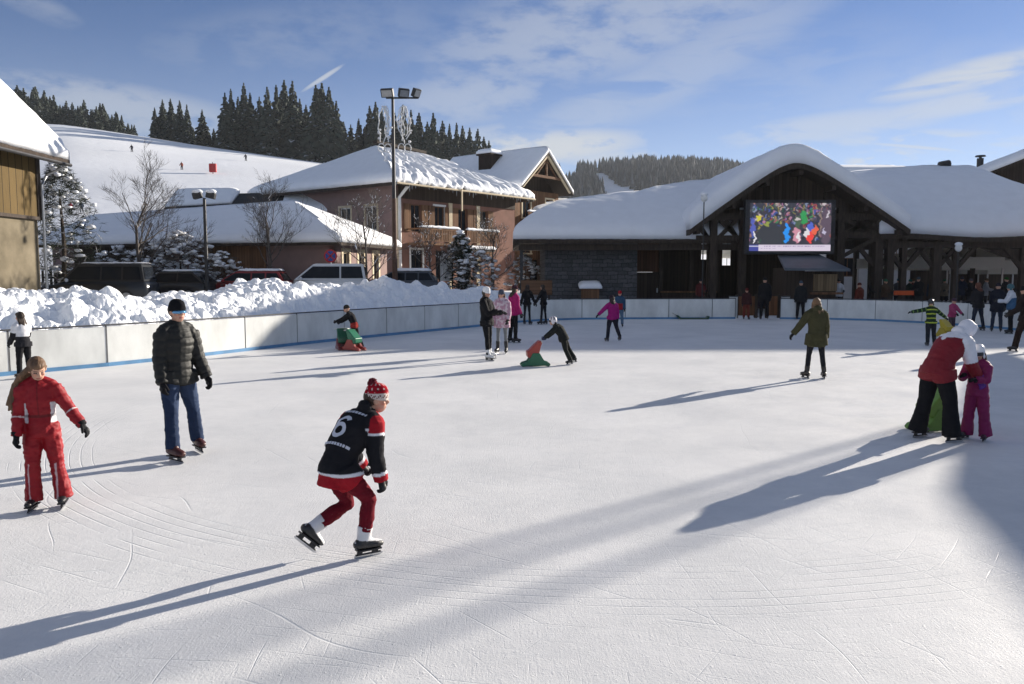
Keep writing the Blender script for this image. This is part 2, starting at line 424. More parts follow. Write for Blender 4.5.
    def info(me, full=True):
        a = coords(me); ch = [[P-V((0,0,1))*max(L,.03)*U, P, Wst, Cst, Sh, Nk]]
        ch += [[A[s][0],A[s][1],A[s][2]] for s in (-1,1)] + [[Lg[s][0],Lg[s][1],Lg[s][2]] for s in (-1,1)]
        wts = [.092,.042,.042,.055,.055]; D = []; T = []
        for c,w in zip(ch,wts):
            d,t = chain_info(c,a); D.append(d/(w*U)); T.append(t)
        D = np.array(D); T = np.array(T); b = (D if full else D[:3]).argmin(0)
        rel = a-np.array(Wst)
        return dict(a=a, bone=b, t=T[b,np.arange(len(a))], tt=T[0], D=D, x=rel@np.array(sx)/U, y=rel@np.array(fwd)/U, z=rel[:,2]/U, T=T, U=U)
    amp = tp.get('wr', .0035)*(1 if near else 1.4)*U/1.6
    def finish(me, spec, nm):
        inf = info(me, nm in ('snowsuit','trousers')); ribs = None
        if spec.get('puff'):
            tpar = np.where(inf['bone']==0, inf['tt']*spec['puff'], inf['t']*spec['puff']*.8)
            ribs = (np.abs(np.sin(tpar*math.pi))**.6-.6)*.0055*U*bulk*(.6+.8*np.array([abs(noise.noise(V((q[0]*6,q[1]*6,q[2]*9))))*1.6 for q in inf['a']]))
        c = spec.get('col',(.05,.05,.05))
        cc = np.tile(np.array(c),(len(inf['a']),1)).astype(float)
        if spec.get('rule'): cc = spec['rule'](inf, cc)
        wrinkle(me, amp*spec.get('wm',1.0), 9.0 if near else 7.0, ws, ribs)
        dye(me, cc)
        return part_obj(nm, me, spec.get('mat',M_CLOTH), root, zo)
    jacket = None
    if fit.get('suit'):
        bm = new(); top_shapes(bm); leg_shapes(bm)
        jacket = finish(union(bm, vox, 2), dict(fit['suit']), 'snowsuit')
    else:
        bm = new(); top_shapes(bm); jacket = finish(union(bm, vox, 2), tp, tp.get('name','jacket'))
        bm = new(); leg_shapes(bm); finish(union(bm, vox, 2), dict(bt), bt.get('name','trousers'))
    # --- hands in gloves
    gc = fit.get('glove', (.02,.02,.022))
    for s in (-1,1):
        S,E,Wr,d1,d2 = A[s]
        d = d2.normalized()
        w = (fwd - d*fwd.dot(d)); 
        if w.length < .2: w = (V((0,0,1)) - d*d.z)
        w.normalize(); n = d.cross(w)*(1 if s<0 else -1)     # palm side, towards the body
        if n.dot(sx)*s > 0: n = -n
        q = .98*U*g('hand',1.0)
        bm = new()
        loft(bm, [Wr-d*.004*q, Wr+d*.02*q, Wr+d*.045*q, Wr+d*.062*q],[(.022*q,.020*q),(.024*q,.017*q),(.027*q,.016*q),(.025*q,.014*q)], w, 12, round_ends=True)
        loft(bm, [Wr-d*.022*q, Wr+d*.006*q],[.036*q*bulk**.5,.031*q*bulk**.5], w, 12)
        for f in range(4):
            off = (f-1.5)*.0135*q*-1
            ln = (.040,.047,.043,.034)[f]*q; c = g('curl', 28)+f*5
            b0 = Wr+d*.052*q+w*off; dd = d; pts = [b0]
            for j in range(3):
                dd = (Matrix.Rotation(R(c)*(.5 if j==0 else 1), 3, (n.cross(d)).normalized()*-1) @ dd)
                if j == 0 and dd.dot(n) < 0: pass
                pts.append(pts[-1]+dd*ln*(.45,.33,.25)[j])
            loft(bm, pts, [.0095*q,.0092*q,.0085*q,.007*q], w, 8, round_ends=True)
        t0 = Wr+d*.018*q+w*.022*q
        loft(bm, [t0, t0+(d*.6+w*.7)*.024*q, t0+(d*.95+w*.55+n*.3)*.045*q],[.0115*q,.0105*q,.008*q], n, 8, round_ends=True)
        me = union(bm, .0055 if near else .009, 1); dye(me, gc)
        part_obj('glove', me, fit.get('glovemat', M_CLOTH), root, zo)
    # --- feet
    bc = fit.get('boot',(.02,.02,.022)); bc2 = fit.get('cuff', bc)
    for s in (-1,1):
        Hp,K,An,d1,d2,ff,fu = Lg[s]; q = U*fit.get('bootscale',1.0)
        bm = new(); fr = ff.cross(fu)
        base = An-fu*FH*.92
        loft(bm, [base-ff*.040*U+fu*.022*q, base-ff*.02*U+fu*.024*q, base+ff*.03*U+fu*.022*q, base+ff*.075*U+fu*.017*q, base+ff*.103*U+fu*.014*q],
             [(.022*q,.020*q),(.026*q,.025*q),(.027*q,.024*q),(.028*q,.019*q),(.020*q,.014*q)], fr, 14, round_ends=True)
        hgt = fit.get('shaft', .075)
        loft(bm, [base-ff*.006*U+fu*.02*q, An-d2*.02*U, An-d2*hgt*U],[(.028*q,.034*q),(.029*q,.032*q),(.033*q,.035*q)], fr, 14)
        loft(bm, [An+ff*.004*U-d2*.03*U, base+ff*.03*U+fu*.036*q],[.024*q,.020*q], fr, 10, round_ends=True)
        me = union(bm, .007 if near else .011, 1)
        a = coords(me); up = (a-np.array(An))@np.array(-d2); cc = np.tile(np.array(bc),(len(a),1)).astype(float)
        cc[up>.012*U] = bc2
        if fit.get('lace'):
            fy = (a-np.array(base))@np.array(ff); fz = (a-np.array(base))@np.array(fu); fx = (a-np.array(base))@np.array(fr)
            m = (np.sin(fy*260)>.35)&(np.abs(fx)<.014*U)&(fz>.03*U)&(up<.012*U); cc[m] = (.55,.55,.55)
            cc[(fz<.012*U)] = (.02,.02,.02)
        dye(me, cc)
        b = part_obj('skate' if skate else 'boot', me, M_LEATHER, root, zo)
        if skate:
            M = Matrix((fr, ff, fu)).transposed()
            so = An-fu*FH
            def blk(bm, y0,y1,z0,z1,w):
                box(bm, so+ff*((y0+y1)/2)+fu*((z0+z1)/2)+V((0,0,zo)), (w,abs(y1-y0),abs(z1-z0)), M)
            bm = new()
            blk(bm,-.040*U,.098*U,-.010,.004,.05*U)
            blk(bm,-.036*U,-.006*U,-bl*.62,-.008,.020)
            blk(bm,.048*U,.084*U,-bl*.62,-.008,.020)
            blk(bm,-.046*U,.100*U,-bl*.72,-bl*.52,.014)
            bevel(bm,.003,1); mesh_obj('blade_holder', bm, pm('blade_holder_'+('light' if fit.get('holder') else 'dark'), (.7,.7,.7) if fit.get('holder') else (.025,.025,.028), .4, .05), b)
            bm = new(); prof = [(-.052*U,-bl*.70),(.108*U,-bl*.70),(.112*U,-bl*.80),(.100*U,-bl*.97),(.085*U,-bl),(-.036*U,-bl),(-.052*U,-bl*.92)]
            vs = prism(bm, [(p,z) for p,z in prof], -.0025, .0025, 'x')
            T = Matrix.Translation(so+V((0,0,zo)))@M.to_4x4()
            bmesh.ops.transform(bm, matrix=T, verts=bm.verts); mesh_obj('blade_runner', bm, M_STEEL, b)
    # --- head wear
    hm = HR.to_4x4()
    def lathe(prof, c, ax, ay, seg=24, tilt=0):
        bm = new(); rings = []
        m = Matrix.Translation(c)@hm@Matrix.Rotation(R(tilt),4,'X')
        for z,r in prof:
            rings.append([bm.verts.new(m@V((ax*r*math.cos(2*math.pi*i/seg), ay*r*math.sin(2*math.pi*i/seg), z))) for i in range(seg)])
        for i in range(len(rings)-1):
            for j in range(seg): bm.faces.new((rings[i][j],rings[i][(j+1)%seg],rings[i+1][(j+1)%seg],rings[i+1][j]))
        bm.faces.new(rings[0][::-1]); bm.faces.new(rings[-1]); return bm
    hat = fit.get('hat')
    if hat:
        kind, hc = hat[0], hat[1]; opt = hat[2] if len(hat)>2 else {}
        if kind == 'beanie':
            tall = opt.get('tall',1.0)
            prof = [(-.004*k,1.02),(.000,1.09),(.020*k,1.10),(.024*k,1.06)]+[(.024*k+.050*k*tall*math.sin(x),1.04*math.cos(x)**.75) for x in np.linspace(.1,1.45,8)]
            bm = lathe(prof, Hc+hu*.012*k-hf*.003*k, .0455*k, .056*k, 28, -10)
            me = union(bm, .006 if near else .010, 1)
            a = coords(me)-np.array(Hc+hu*.012*k); z = a@np.array(hu)/k; cc = np.tile(np.array(hc),(len(a),1)).astype(float)
            ang = np.arctan2(a@np.array(hf), a@np.array(hr))
            if 'rule' in opt: cc = opt['rule'](z, ang, cc)
            wrinkle(me, .0025, 14, ws); dye(me, cc); ho = part_obj('hat', me, M_KNIT, root, zo)
            if opt.get('pom'):
                bm = new(); c = Hc+hu*(.012+.072*tall)*k - hf*.022*k*opt.get('pomback',1.0)+V((0,0,zo))
                for i in range(130):
                    v = V((rnd.gauss(0,1),rnd.gauss(0,1),rnd.gauss(0,1))).normalized(); e = c+v*.024*k*rnd.uniform(.85,1.12)
                    loft(bm,[c+v*.004,e],[.006*k,.0035*k],seg=5)
                ball(bm,c,.019*k,2)
                me = bmme(bm); dye(me, opt['pom']); part_obj('pompom', me, M_KNIT, ho)
        elif kind == 'helmet':
            bm = new()
            bm2 = lathe([(-.020*k,1.04),(-.016*k,1.12),(.016*k,1.17)]+[(.016*k+.066*k*math.sin(x),1.17*math.cos(x)**.8) for x in np.linspace(.1,1.45,9)], Hc+hu*.008*k-hf*.006*k, .0455*k, .057*k, 28, -6)
            me0 = bmme(bm2); bm.from_mesh(me0); bpy.data.meshes.remove(me0)
            for s in (-1,1): ball(bm, Hc+hr*(s*.046*k)-hu*.02*k-hf*.012*k, (.012*k,.026*k,.028*k), 2, HR)
            me = union(bm, .007 if near else .010, 1); cc = np.tile(np.array(hc),(len(me.vertices),1)).astype(float)
            if 'rule' in opt:
                a = coords(me)-np.array(Hc); cc = opt['rule'](a@np.array(hu)/k, np.arctan2(a@np.array(hf), a@np.array(hr)), cc)
            dye(me, cc); part_obj('helmet', me, M_PLASTIC, root, zo)
            if opt.get('goggles'):
                bm = new(); pts = [Hc+hr*(math.sin(x)*.052*k)+hf*(math.cos(x)*.063*k)+hu*.006*k for x in np.linspace(-1.1,1.1,9)]
                loft(bm, pts, [(.017*k,.007*k)]*9, hu, 10, round_ends=True); me = bmme(bm); dye(me, opt['goggles']); part_obj('goggles', me, M_PLASTIC, root, zo)
        elif kind == 'hood':
            bm = new(); ball(bm, Hc+hu*.010*k-hf*.016*k, (.057*k,.062*k,.070*k), 3, HR)
            loft(bm, [Hc-hu*.01*k-hf*.03*k, Nk-fwd*.01*U],[.05*k,.055*U], hr, 14)
            for x in np.linspace(-2.2,2.2,9)[:-1]: 
                x2 = x+.55
                f = lambda q: Hc+hu*(.006*k+math.cos(q)*.056*k)+hr*(math.sin(q)*.050*k)+hf*.022*k
                loft(bm,[f(x),f(x2)],[.013*k,.013*k],hf,8,round_ends=True)
            me = union(bm, .009, 2); dye(me, hc); wrinkle(me,.003,10,ws); part_obj('hood', me, M_SHELL, root, zo)
    hair = fit.get('hair')
    if hair:
        hc, ln = hair[0], hair[1]; o = hair[2] if len(hair)>2 else {}
        bm = new()
        sc_ = .99 if hat else 1.06
        ball(bm, Hc+hu*.016*k-hf*.014*k, (.047*k*sc_,.052*k*sc_,.058*k*sc_), 3, HR)
        if not hat:
            ball(bm, Hc+hu*.040*k+hf*.010*k, (.040*k,.044*k,.030*k), 3, HR)
        if ln > 0:
            n_ = 9
            for i in range(n_):
                x = (i/(n_-1)-.5)*2
                ctr = o.get('side',0)
                p0 = Hc+hr*(x*.042*k)-hf*(.030*k*(1-abs(x)*.7))+hu*.01*k
                p1 = Hc+hr*(x*.046*k+ctr*.3*ln*U)-hf*(.044*k*(1-abs(x)*.5))-hu*.045*k
                p2 = Nk+sx*(x*.050*U+ctr*.6*ln*U)-fwd*(.058*U*(1-abs(x)*.3)*bulk**.5+.006*U)*(1-o.get('fwd',0))+V((0,0,o.get('fwd',0)*.045*U))-V((0,0,ln*.35*U))
                p3 = Nk+sx*(x*.042*U*o.get('wide',1)+ctr*ln*U)-fwd*(.080*U*(1-abs(x)*.2)*bulk**.5)*(1-o.get('fwd',0)*1.6)-V((0,0,ln*U*(1-.2*abs(x)+.06*math.sin(i*3))))
                loft(bm,[p0,p1,p2,p3],[.016*k,.018*k,.017*U,.008*U], sx, 8, round_ends=True)
        me = union(bm, .007 if near else .011, 1)
        nr = np.empty(len(me.vertices)*3); me.vertices.foreach_get('normal', nr); nr = nr.reshape(-1,3); a = coords(me)
        d = np.array([noise.noise(V((p[0]*70,p[1]*70,p[2]*6))) for p in a])*.005
        setco(me, a+nr*d[:,None]); dye(me, np.array(hc)*(1+.35*d[:,None]/.005)); part_obj('hair', me, M_HAIR, root, zo)
    if fit.get('shades'):
        bm = new(); pts = [Hc+hr*(math.sin(x)*.049*k)+hf*(math.cos(x)*.059*k+.002*k)+hu*(.001*k) for x in np.linspace(-1.25,1.25,11)]
        loft(bm, pts, [(.004*k,.002*k)]+[(.009*k,.0035*k)]*9+[(.004*k,.002*k)], hu, 10)
        me = bmme(bm); so_ = part_obj('sunglasses', me, M_LENS, root, zo)
    if fit.get('scarf'):
        bm = new(); loft(bm,[Nk-s2*.02*U, Nk+s2*.012*U, Nk+s2*.035*U],[.055*U,.060*U,.05*U], sx, 16, round_ends=True)
        me = union(bm,.010,2); wrinkle(me,.005,14,ws); dye(me, fit['scarf']); part_obj('scarf', me, M_KNIT, root, zo)
    return root, dict(Hc=Hc+V((0,0,zo)), hu=hu, hf=hf, hr=hr, k=k, U=U, zo=zo, Sh=Sh+V((0,0,zo)), Wst=Wst+V((0,0,zo)), Cst=Cst+V((0,0,zo)), P=P+V((0,0,zo)), fwd=fwd, sx=sx, s2=s2, s1=s1, A=A, Lg=Lg, jacket=jacket)
def hash_label(s):
    h = 7
    for ch in s: h = (h*31+ord(ch)) % 100003
    return h
def skate_aid(loc, face, cb, cp, label, group='penguin shaped skating aids on the ice'):
    """child's push-along skating helper: runner base, body plate, handlebar"""
    t = empty('skating_aid', loc, R(face), label, 'skating aid', group); t.scale = (.74,.74,.74)
    bm = new()
    for s in (-1,1):
        prism(bm, [(-.42,.0),(-.46,.05),(-.40,.12),(-.25,.16),(-.16,.30),(-.10,.42),(.12,.42),(.2,.28),(.28,.16),(.42,.12),(.46,.05),(.40,.0),(.28,.03),(-.25,.03)], s*.17-.06, s*.17+.06, 'x')
    prism(bm, [(-.16,.10),(-.10,.36),(.12,.36),(.22,.10)], -.12, .12, 'x')
    bevel(bm,.02,2); me = bmme(bm); dye(me, cb); part_obj('base', me, M_PLASTIC, t, smooth=False)
    bm = new()
    prism(bm, [(-.26,.30),(-.27,.48),(-.20,.50),(-.02,.68),(.12,.80),(.22,.78),(.16,.62),(.10,.36),(-.08,.20)], -.20, .20, 'x')
    bevel(bm,.03,2); me = bmme(bm); dye(me, cp); part_obj('body_plate', me, M_PLASTIC, t, smooth=False)
    bm = new(); loft(bm,[(-.28,.19,.76),(0,.17,.79),(.28,.19,.76)],[.022]*3,(0,1,0),10); me = bmme(bm); dye(me,(.55,.55,.52)); part_obj('handle', me, M_PLASTIC, t)
    return t
# ---------------------------------------------------------------- the cast
BLACK=(.012,.012,.014); DARK=(.025,.025,.028); NAVY=(.015,.02,.04); WHITE=(.75,.75,.76); RED=(.42,.012,.018); JEAN=(.020,.033,.070)
MAG=(.30,.015,.13); GREY=(.2,.2,.21); OLIVE=(.055,.052,.026)
def jersey_rule(i, c):
    tt,b,t,y,z = i['tt'],i['bone'],i['t'],i['y'],i['z']
    red=np.array((.30,.012,.02)); wh=np.array((.66,.66,.70))
    to = b==0
    c[to&(tt<.155)] = red; c[to&(tt>=.155)&(tt<.20)] = wh
    sh = to&(tt>.80)&(y>-.035); c[sh] = red; c[to&(tt>.765)&(tt<=.80)&(y>-.05)] = wh
    ar = (b==1)|(b==2)
    c[ar&(t<.17)] = red; c[ar&(t>=.17)&(t<.215)] = wh; c[ar&(t>.90)] = red; c[ar&(t>.845)&(t<=.90)] = wh
    return c
def redsuit_rule(i, c):
    x,z,y,b,t = i['x'],i['z'],i['y'],i['bone'],i['t']
    c[(b==0)&(np.abs(x)>.068)&(z>-.05)&(z<.085)] = (.55,.53,.56)
    c[(b==0)&(np.abs(z+.005)<.010)] *= .45
    lg = b>=3
    c[lg&(np.abs(y+.0)<.006)&(t>.05)] = (.55,.40,.42)
    c[lg&(np.abs(np.abs(x)-.078)<.005)&(t>.5)&(y>0)] = (.5,.35,.37)
    ar=(b==1)|(b==2); c[ar&(np.abs(t-.62)<.014)] = (.6,.5,.5)
    c[(b==0)&(np.abs(x)<.004)&(z>.0)&(y>0)] *= .5
    return c
def rw_rule(i, c):
    tt,b,t,y,x = i['tt'],i['bone'],i['t'],i['y'],i['x']
    wh = np.array((.74,.73,.76))
    c[(b==0)&(tt>.66+.12*np.abs(x)/.09)] = wh
    c[((b==1)|(b==2))&(t<.5)] = wh
    c[((b==1)|(b==2))&(t>.88)] = (.16,.03,.3)
    return c
def stripe_rule(i, c):
    tt,b,t = i['tt'],i['bone'],i['t']
    st = (b==0)&(np.sin(tt*26)>.62); c[st]=(.38,.46,.06)
    st = (b!=0)&(np.sin(t*22)>.72); c[st]=(.12,.22,.06)
    return c
def mottled(c2):
    def f(i,c):
        a=i['a']; m=np.array([noise.noise(V((p[0]*16,p[1]*16,p[2]*16))) for p in a])>.12; c[m]=c2; return c
    return f
def hat_star(z, ang, c):
    m=(z<.026); c[m]=(.55,.50,.46)
    m=(z>.002)&(z<.020)&(np.sin(ang*21)*np.sin(ang*8+z*300)>.12); c[m]=(.12,.03,.03)
    m=(z>.030)&(np.sin(ang*9)*np.sin(z*150+.6)>.72); c[m]=(.62,.55,.53)
    m=(z>.038)&(z<.046)&(np.sin(ang*17)>.3); c[m]=(.05,.02,.02)
    return c
def helm_dark(z, ang, c):
    c[(np.abs(np.sin(ang*3))>.8)&(z>.03)] = (.06,.06,.07); return c

def cast():
    # 1 the hockey boy
    p = gp(339,557)
    r,k = make_person('boy in black and red hockey jersey numbered 6 gliding past with a red bobble hat', p, 1.41, -58,
        dict(lean=34, hs=1.08, twist=26, legR=(40,3,50,0,0), legL=(18,3,78,4,-44), armR=(-6,6,18,4), armL=(8,8,30,-4), head=(-50,-2,0), curl=46),
        dict(top=dict(col=(.014,.014,.017), rule=jersey_rule, len=.10, bulk=1.2, hood=True, name='jersey', hem=1.08, wr=.005),
             bottom=dict(col=(.13,.008,.016), flare=1.0, end=.085, wm=1.4), glove=(.02,.02,.022), hat=('beanie',(.32,.010,.02),dict(pom=(.13,.02,.03), rule=hat_star, tall=1.05)),
             boot=(.02,.02,.022), cuff=(.62,.62,.63), lace=True, bootscale=1.2, shaft=.085, hair=((.05,.03,.02),0)), near=True)
    # number and the two lines of lettering on the back: raised cloth on the jersey
    me = k['jacket'].data
    bv = BVHTree.FromPolygons([v.co.copy() for v in me.vertices],[tuple(q.vertices) for q in me.polygons])
    s = k['s1']; sx = k['sx']; bk = -k['fwd']
    def stick(bm, name, o, mat):
        for v in bm.verts:
            q = o + sx*-v.co.x*-1 + s*v.co.y if False else o + sx*v.co.x + s*v.co.y
            hit = bv.ray_cast(q+bk*.6, -bk)
            v.co = (hit[0]+bk*(.011+v.co.z)) if hit[0] else q+bk*.1
        return mesh_obj(name, bm, mat, k['jacket'])
    bm = new(); c0 = (k['Wst']*.35+k['Cst']*.65)
    path = [(.050,.088),(.030,.112),(.0,.120),(-.030,.106),(-.050,.072),(-.058,.03),(-.058,-.01)]+[(-.058*math.cos(a),-.022-.058*math.sin(a)) for a in np.linspace(0,2*math.pi,26)]
    fine=[]
    for a,b in zip(path,path[1:]):
        for f in (0,.34,.67): fine.append((a[0]+(b[0]-a[0])*f,a[1]+(b[1]-a[1])*f))
    fine=[p for i,p in enumerate(fine) if i==0 or math.dist(p,fine[i-1])>1e-4]+[path[-1]]
    fine=[(x_*.8,y_*.8) for x_,y_ in fine]; prev=None
    for i,pnt in enumerate(fine):
        q0=fine[max(i-1,0)]; q1=fine[min(i+1,len(fine)-1)]; tx,ty=q1[0]-q0[0],q1[1]-q0[1]; l_=math.hypot(tx,ty) or 1; nx,ny=-ty/l_,tx/l_
        row=[bm.verts.new((pnt[0]+nx*w_,pnt[1]+ny*w_,0)) for w_ in (-.015,-.005,.005,.015)]
        if prev:
            for m in range(3): bm.faces.new((prev[m],prev[m+1],row[m+1],row[m]))
        prev=row
    wm = pm('white_lettering',(.50,.52,.60),.7,.05)
    stick(bm,'number',c0+s*.0,wm)
    for dy,w in ((.155,.20),(-.125,.24)):
        bm=new(); x=-w/2; q=random.Random(5)
        while x<w/2:
            l=q.uniform(.012,.02); box(bm,(x+l/2,dy,0),(l,.020,.002)); 
            if q.random()<.6: pass
            x+=l+.007
        bmesh.ops.subdivide_edges(bm, edges=bm.edges[:], cuts=1)
        stick(bm,'lettering',c0,wm)
    # 2 girl in red
    make_person('girl in a red one-piece snowsuit with long brown hair looking down at the ice', gp(46,509), 1.36, 194,
        dict(lean=5, twist=6, legR=(6,2,9,6,0), legL=(-2,7,4,6,0), armR=(2,9,14,4), armL=(4,28,20,34), head=(22,-26,6)),
        dict(suit=dict(col=(.24,.004,.010), rule=redsuit_rule, mat=M_SHELL, wm=1.8), top=dict(bulk=1.02,len=.03,wr=.0055), bottom=dict(flare=1.10,foot=1.4,end=.015),
             glove=(.014,.015,.017), boot=(.018,.018,.02), hair=((.13,.075,.042),.23,dict(side=.62,wide=.9,fwd=.75))), near=True)
    # 3 man
    make_person('man in a black padded jacket and jeans with mirrored sunglasses and black beanie', gp(180,457), 1.80, -130,
        dict(lean=3, legR=(13,6,2,-6,0), legL=(-4,14,6,-10,0), armR=(0,7,12,2), armL=(4,13,16,12), head=(4,2,0)),
        dict(top=dict(col=(.013,.014,.013), bulk=1.13, len=.06, puff=8, mat=M_SHELL, wr=.003), bottom=dict(col=JEAN, rule=lambda i,c:(c.__setitem__((i['y']>.012)&(i['t']<.42+.12*np.sin(i['x']*40)),(.034,.052,.10)),c)[1], flare=1.02, foot=1.15, end=.03, wm=1.5),bootscale=1.15,
             glove=BLACK, boot=(.06,.015,.013), hat=('beanie',BLACK,{}), shades=True, hair=((.05,.04,.03),0)), near=True)
    # 4 bending woman, 5 child
    make_person('woman in a red and white ski jacket and white hood bending over a child', gp(934,441), 1.68, -72,
        dict(lean=40, legR=(16,3,12,4,0), legL=(2,12,8,4,0), armR=(14,4,16,6), armL=(58,14,24,4), head=(-10,-30,0), wd=1.1),
        dict(top=dict(col=(.19,.008,.016), rule=rw_rule, bulk=1.22, len=.07, mat=M_SHELL, hood=True), bottom=dict(col=BLACK, flare=1.3, foot=1.4, end=.0), glove=(.10,.025,.22), boot=DARK,
             hat=('hood',(.74,.73,.77))), near=True)
    make_person('small child in a magenta snowsuit and white helmet facing the bending woman', gp(975,440), 1.16, 128,
        dict(lean=2, hs=1.18, legR=(3,5,4,8,0), legL=(0,6,4,8,0), armR=(38,8,70,-24), armL=(34,10,60,-22), head=(6,-6,0)),
        dict(suit=dict(col=(.20,.008,.075), mat=M_SHELL, wm=1.6), top=dict(bulk=1.22,len=.03,wr=.005), bottom=dict(flare=1.35,foot=1.35,end=.0), glove=BLACK, boot=(.05,.015,.03),
             hat=('helmet',(.74,.74,.76),dict(goggles=(.03,.03,.035))), hair=((.05,.03,.02),.02)), near=True)
    skate_aid(gp(934,430), -80, (.10,.22,.03), (.13,.27,.04), 'lime green skating aid behind the legs of the bending woman')
    # 6 olive woman
    make_person('woman in an olive hooded parka skating away with one arm held out', gp(815,378.5), 1.60, 6,
        dict(lean=4, twist=-6, legL=(2,9,6,14,0), legR=(-4,6,4,14,0), armL=(6,34,8,34), armR=(-4,10,18,6), head=(-20,-4,0)),
        dict(top=dict(col=OLIVE, bulk=1.2, len=.14, hem=1.04, hood=True), bottom=dict(col=(.018,.018,.022), flare=.86, tight=.9, end=.03), glove=BLACK, boot=(.03,.022,.018),
             hair=((.16,.095,.05),.15,dict(side=.06))), near=True)
    # 7-9 the group
    gr='friends skating together near the middle'
    make_person('skater all in black with a tall white woolly hat and white skates', gp(487,360), 1.72, -115,
        dict(lean=-3, legR=(10,6,4,10,0), legL=(-2,12,4,12,0), armR=(30,6,70,-14), armL=(24,6,70,-14), head=(4,2,0)),
        dict(top=dict(col=BLACK,bulk=1.15,len=.05), bottom=dict(col=BLACK,flare=.85,tight=.92,end=.03), boot=(.7,.7,.7), hat=('beanie',(.78,.78,.78),dict(tall=1.35)), hair=((.04,.03,.02),.08)), group=gr, near=True)
    make_person('woman in a pale pink patterned coat and grey leggings', gp(502,353.5), 1.64, 165,
        dict(lean=2, legR=(2,3,4,8,0), legL=(2,3,4,8,0), armR=(6,10,20,2), armL=(8,10,30,2)),
        dict(top=dict(col=(.42,.25,.32),rule=mottled((.55,.45,.50)),bulk=1.2,len=.13,hem=1.04), bottom=dict(col=(.16,.17,.18),flare=.75,tight=.85,end=.05), boot=BLACK, shaft=.12, hat=('beanie',(.06,.07,.10),{}), hair=((.07,.045,.03),.1)), group=gr, near=True)
    make_person('skater in a magenta jacket half hidden behind the pale pink coat', gp(513,343), 1.70, -60,
        dict(lean=4, legR=(4,3,6,8,0), legL=(0,3,6,8,0), armR=(0,10,24,4)),
        dict(top=dict(col=(.36,.015,.12),bulk=1.15,len=.05), bottom=dict(col=BLACK,flare=.95), hat=('beanie',(.05,.02,.03),{}), hair=((.04,.03,.02),.08)), group=gr)
    # 10, 11 pair at the boards
    for px,lb,fc,am in ((527,'slim dark skater standing at the far boards, left one of the pair with arms apart',-30,dict(armL=(10,24,10,24),armR=(10,20,10,20))),(543.5,'tall dark skater standing at the far boards, right one of the pair',60,dict(armL=(20,24,10,10),armR=(0,10,20,4)))):
        make_person(lb, gp(px,324.5), 1.60, fc, dict(lean=3,legL=(4,6,2,8,0),legR=(-2,6,2,8,0),**am), dict(top=dict(col=BLACK,bulk=1.05,len=.04),bottom=dict(col=(.012,.014,.018),flare=.8,tight=.88,end=.03),hair=((.03,.02,.015),.04)))
    # 12 pushing child
    make_person('toddler in dark snowsuit and white helmet leaning on a red and green skating aid', gp(563.5,364.5), 1.13, 80,
        dict(lean=34, hs=1.22, legL=(-12,4,14,6,-8), legR=(-24,4,8,6,-8), armL=(47,6,4,0), armR=(42,6,8,0), head=(0,2,0)),
        dict(suit=dict(col=(.016,.018,.017)), top=dict(bulk=1.38,len=.03), bottom=dict(flare=1.15,foot=1.1), glove=(.02,.03,.07), hat=('helmet',(.74,.70,.72),dict(rule=helm_dark,goggles=BLACK)), hair=((.03,.02,.015),0)), near=True)
    skate_aid(gp(535,366), -84, (.015,.13,.06), (.33,.045,.03), 'red and green skating aid pushed by the helmeted toddler')
    # 13, 14
    make_person('girl in a magenta jacket skating alone with one arm stretched sideways', gp(612,341.5), 1.38, 22,
        dict(lean=3,legL=(8,6,6,8,0),legR=(-14,8,14,8,-10),armL=(12,46,4,44),armR=(-6,12,16,8)), dict(top=dict(col=(.30,.012,.15),bulk=1.2,len=.05),bottom=dict(col=(.02,.02,.03),flare=1.05),hat=('beanie',(.03,.02,.03),{}),hair=((.03,.02,.02),.06)))
    make_person('child with a red hat and blue jacket behind the girl in magenta', gp(619.5,327), 1.36, 170,
        dict(lean=3), dict(top=dict(col=(.03,.07,.13),rule=lambda i,c:(c.__setitem__((i['bone']==0)&(i['tt']<.45),(.30,.02,.03)),c)[1],bulk=1.2,len=.04),bottom=dict(col=(.10,.16,.24),flare=1.1),hat=('beanie',(.36,.012,.025),{})))
    # 15 child on the low green helper
    make_person('very small child in green crouching on a dark green sledge by the far boards', gp(693,317.5), .98, 175, dict(lean=20,hs=1.2,legL=(70,8,80,6,0),legR=(70,8,80,6,0),armL=(30,10,20,0),armR=(30,10,20,0)),
        dict(top=dict(col=(.05,.10,.035),bulk=1.2,len=.02),bottom=dict(col=(.03,.05,.03),flare=1.1),hat=('beanie',(.05,.05,.07),{}),skate=False))
    t=empty('sledge', gp(692,319.0), R(90), 'low dark green plastic sledge under the small crouching child', 'sledge')
    bm=new(); prism(bm,[(-.75,.12),(-.7,.0),(.6,.0),(.75,.16),(.7,.2),(.55,.06),(-.62,.06),(-.7,.16)],-.3,.3,'x'); bevel(bm,.02); me=bmme(bm); dye(me,(.015,.06,.03)); part_obj('tray',me,M_PLASTIC,t,smooth=False)
    bm=new(); loft(bm,[(-.2,.7,.15),(0,.95,.3),(.2,.7,.15)],[.012]*3,(0,0,1),8); me=bmme(bm); dye(me,(.3,.3,.28)); part_obj('cord',me,M_PLASTIC,t)
    # 16-19 gate people
    make_person('child in a dark jacket and rust coloured trousers waiting at the rink gate', gp(746,319.5), 1.36, 175, dict(lean=2), dict(top=dict(col=(.05,.018,.018),bulk=1.2),bottom=dict(col=(.16,.035,.025),flare=1.1),hat=('beanie',(.12,.02,.02),{})))
    make_person('tall man in black standing in the rink gate beside the waiting child', gp(764,319.5), 1.84, -10, dict(lean=1,armL=(6,8,20,2)), dict(top=dict(col=BLACK,bulk=1.2,len=.08),bottom=dict(col=BLACK),hat=('beanie',BLACK,{})))
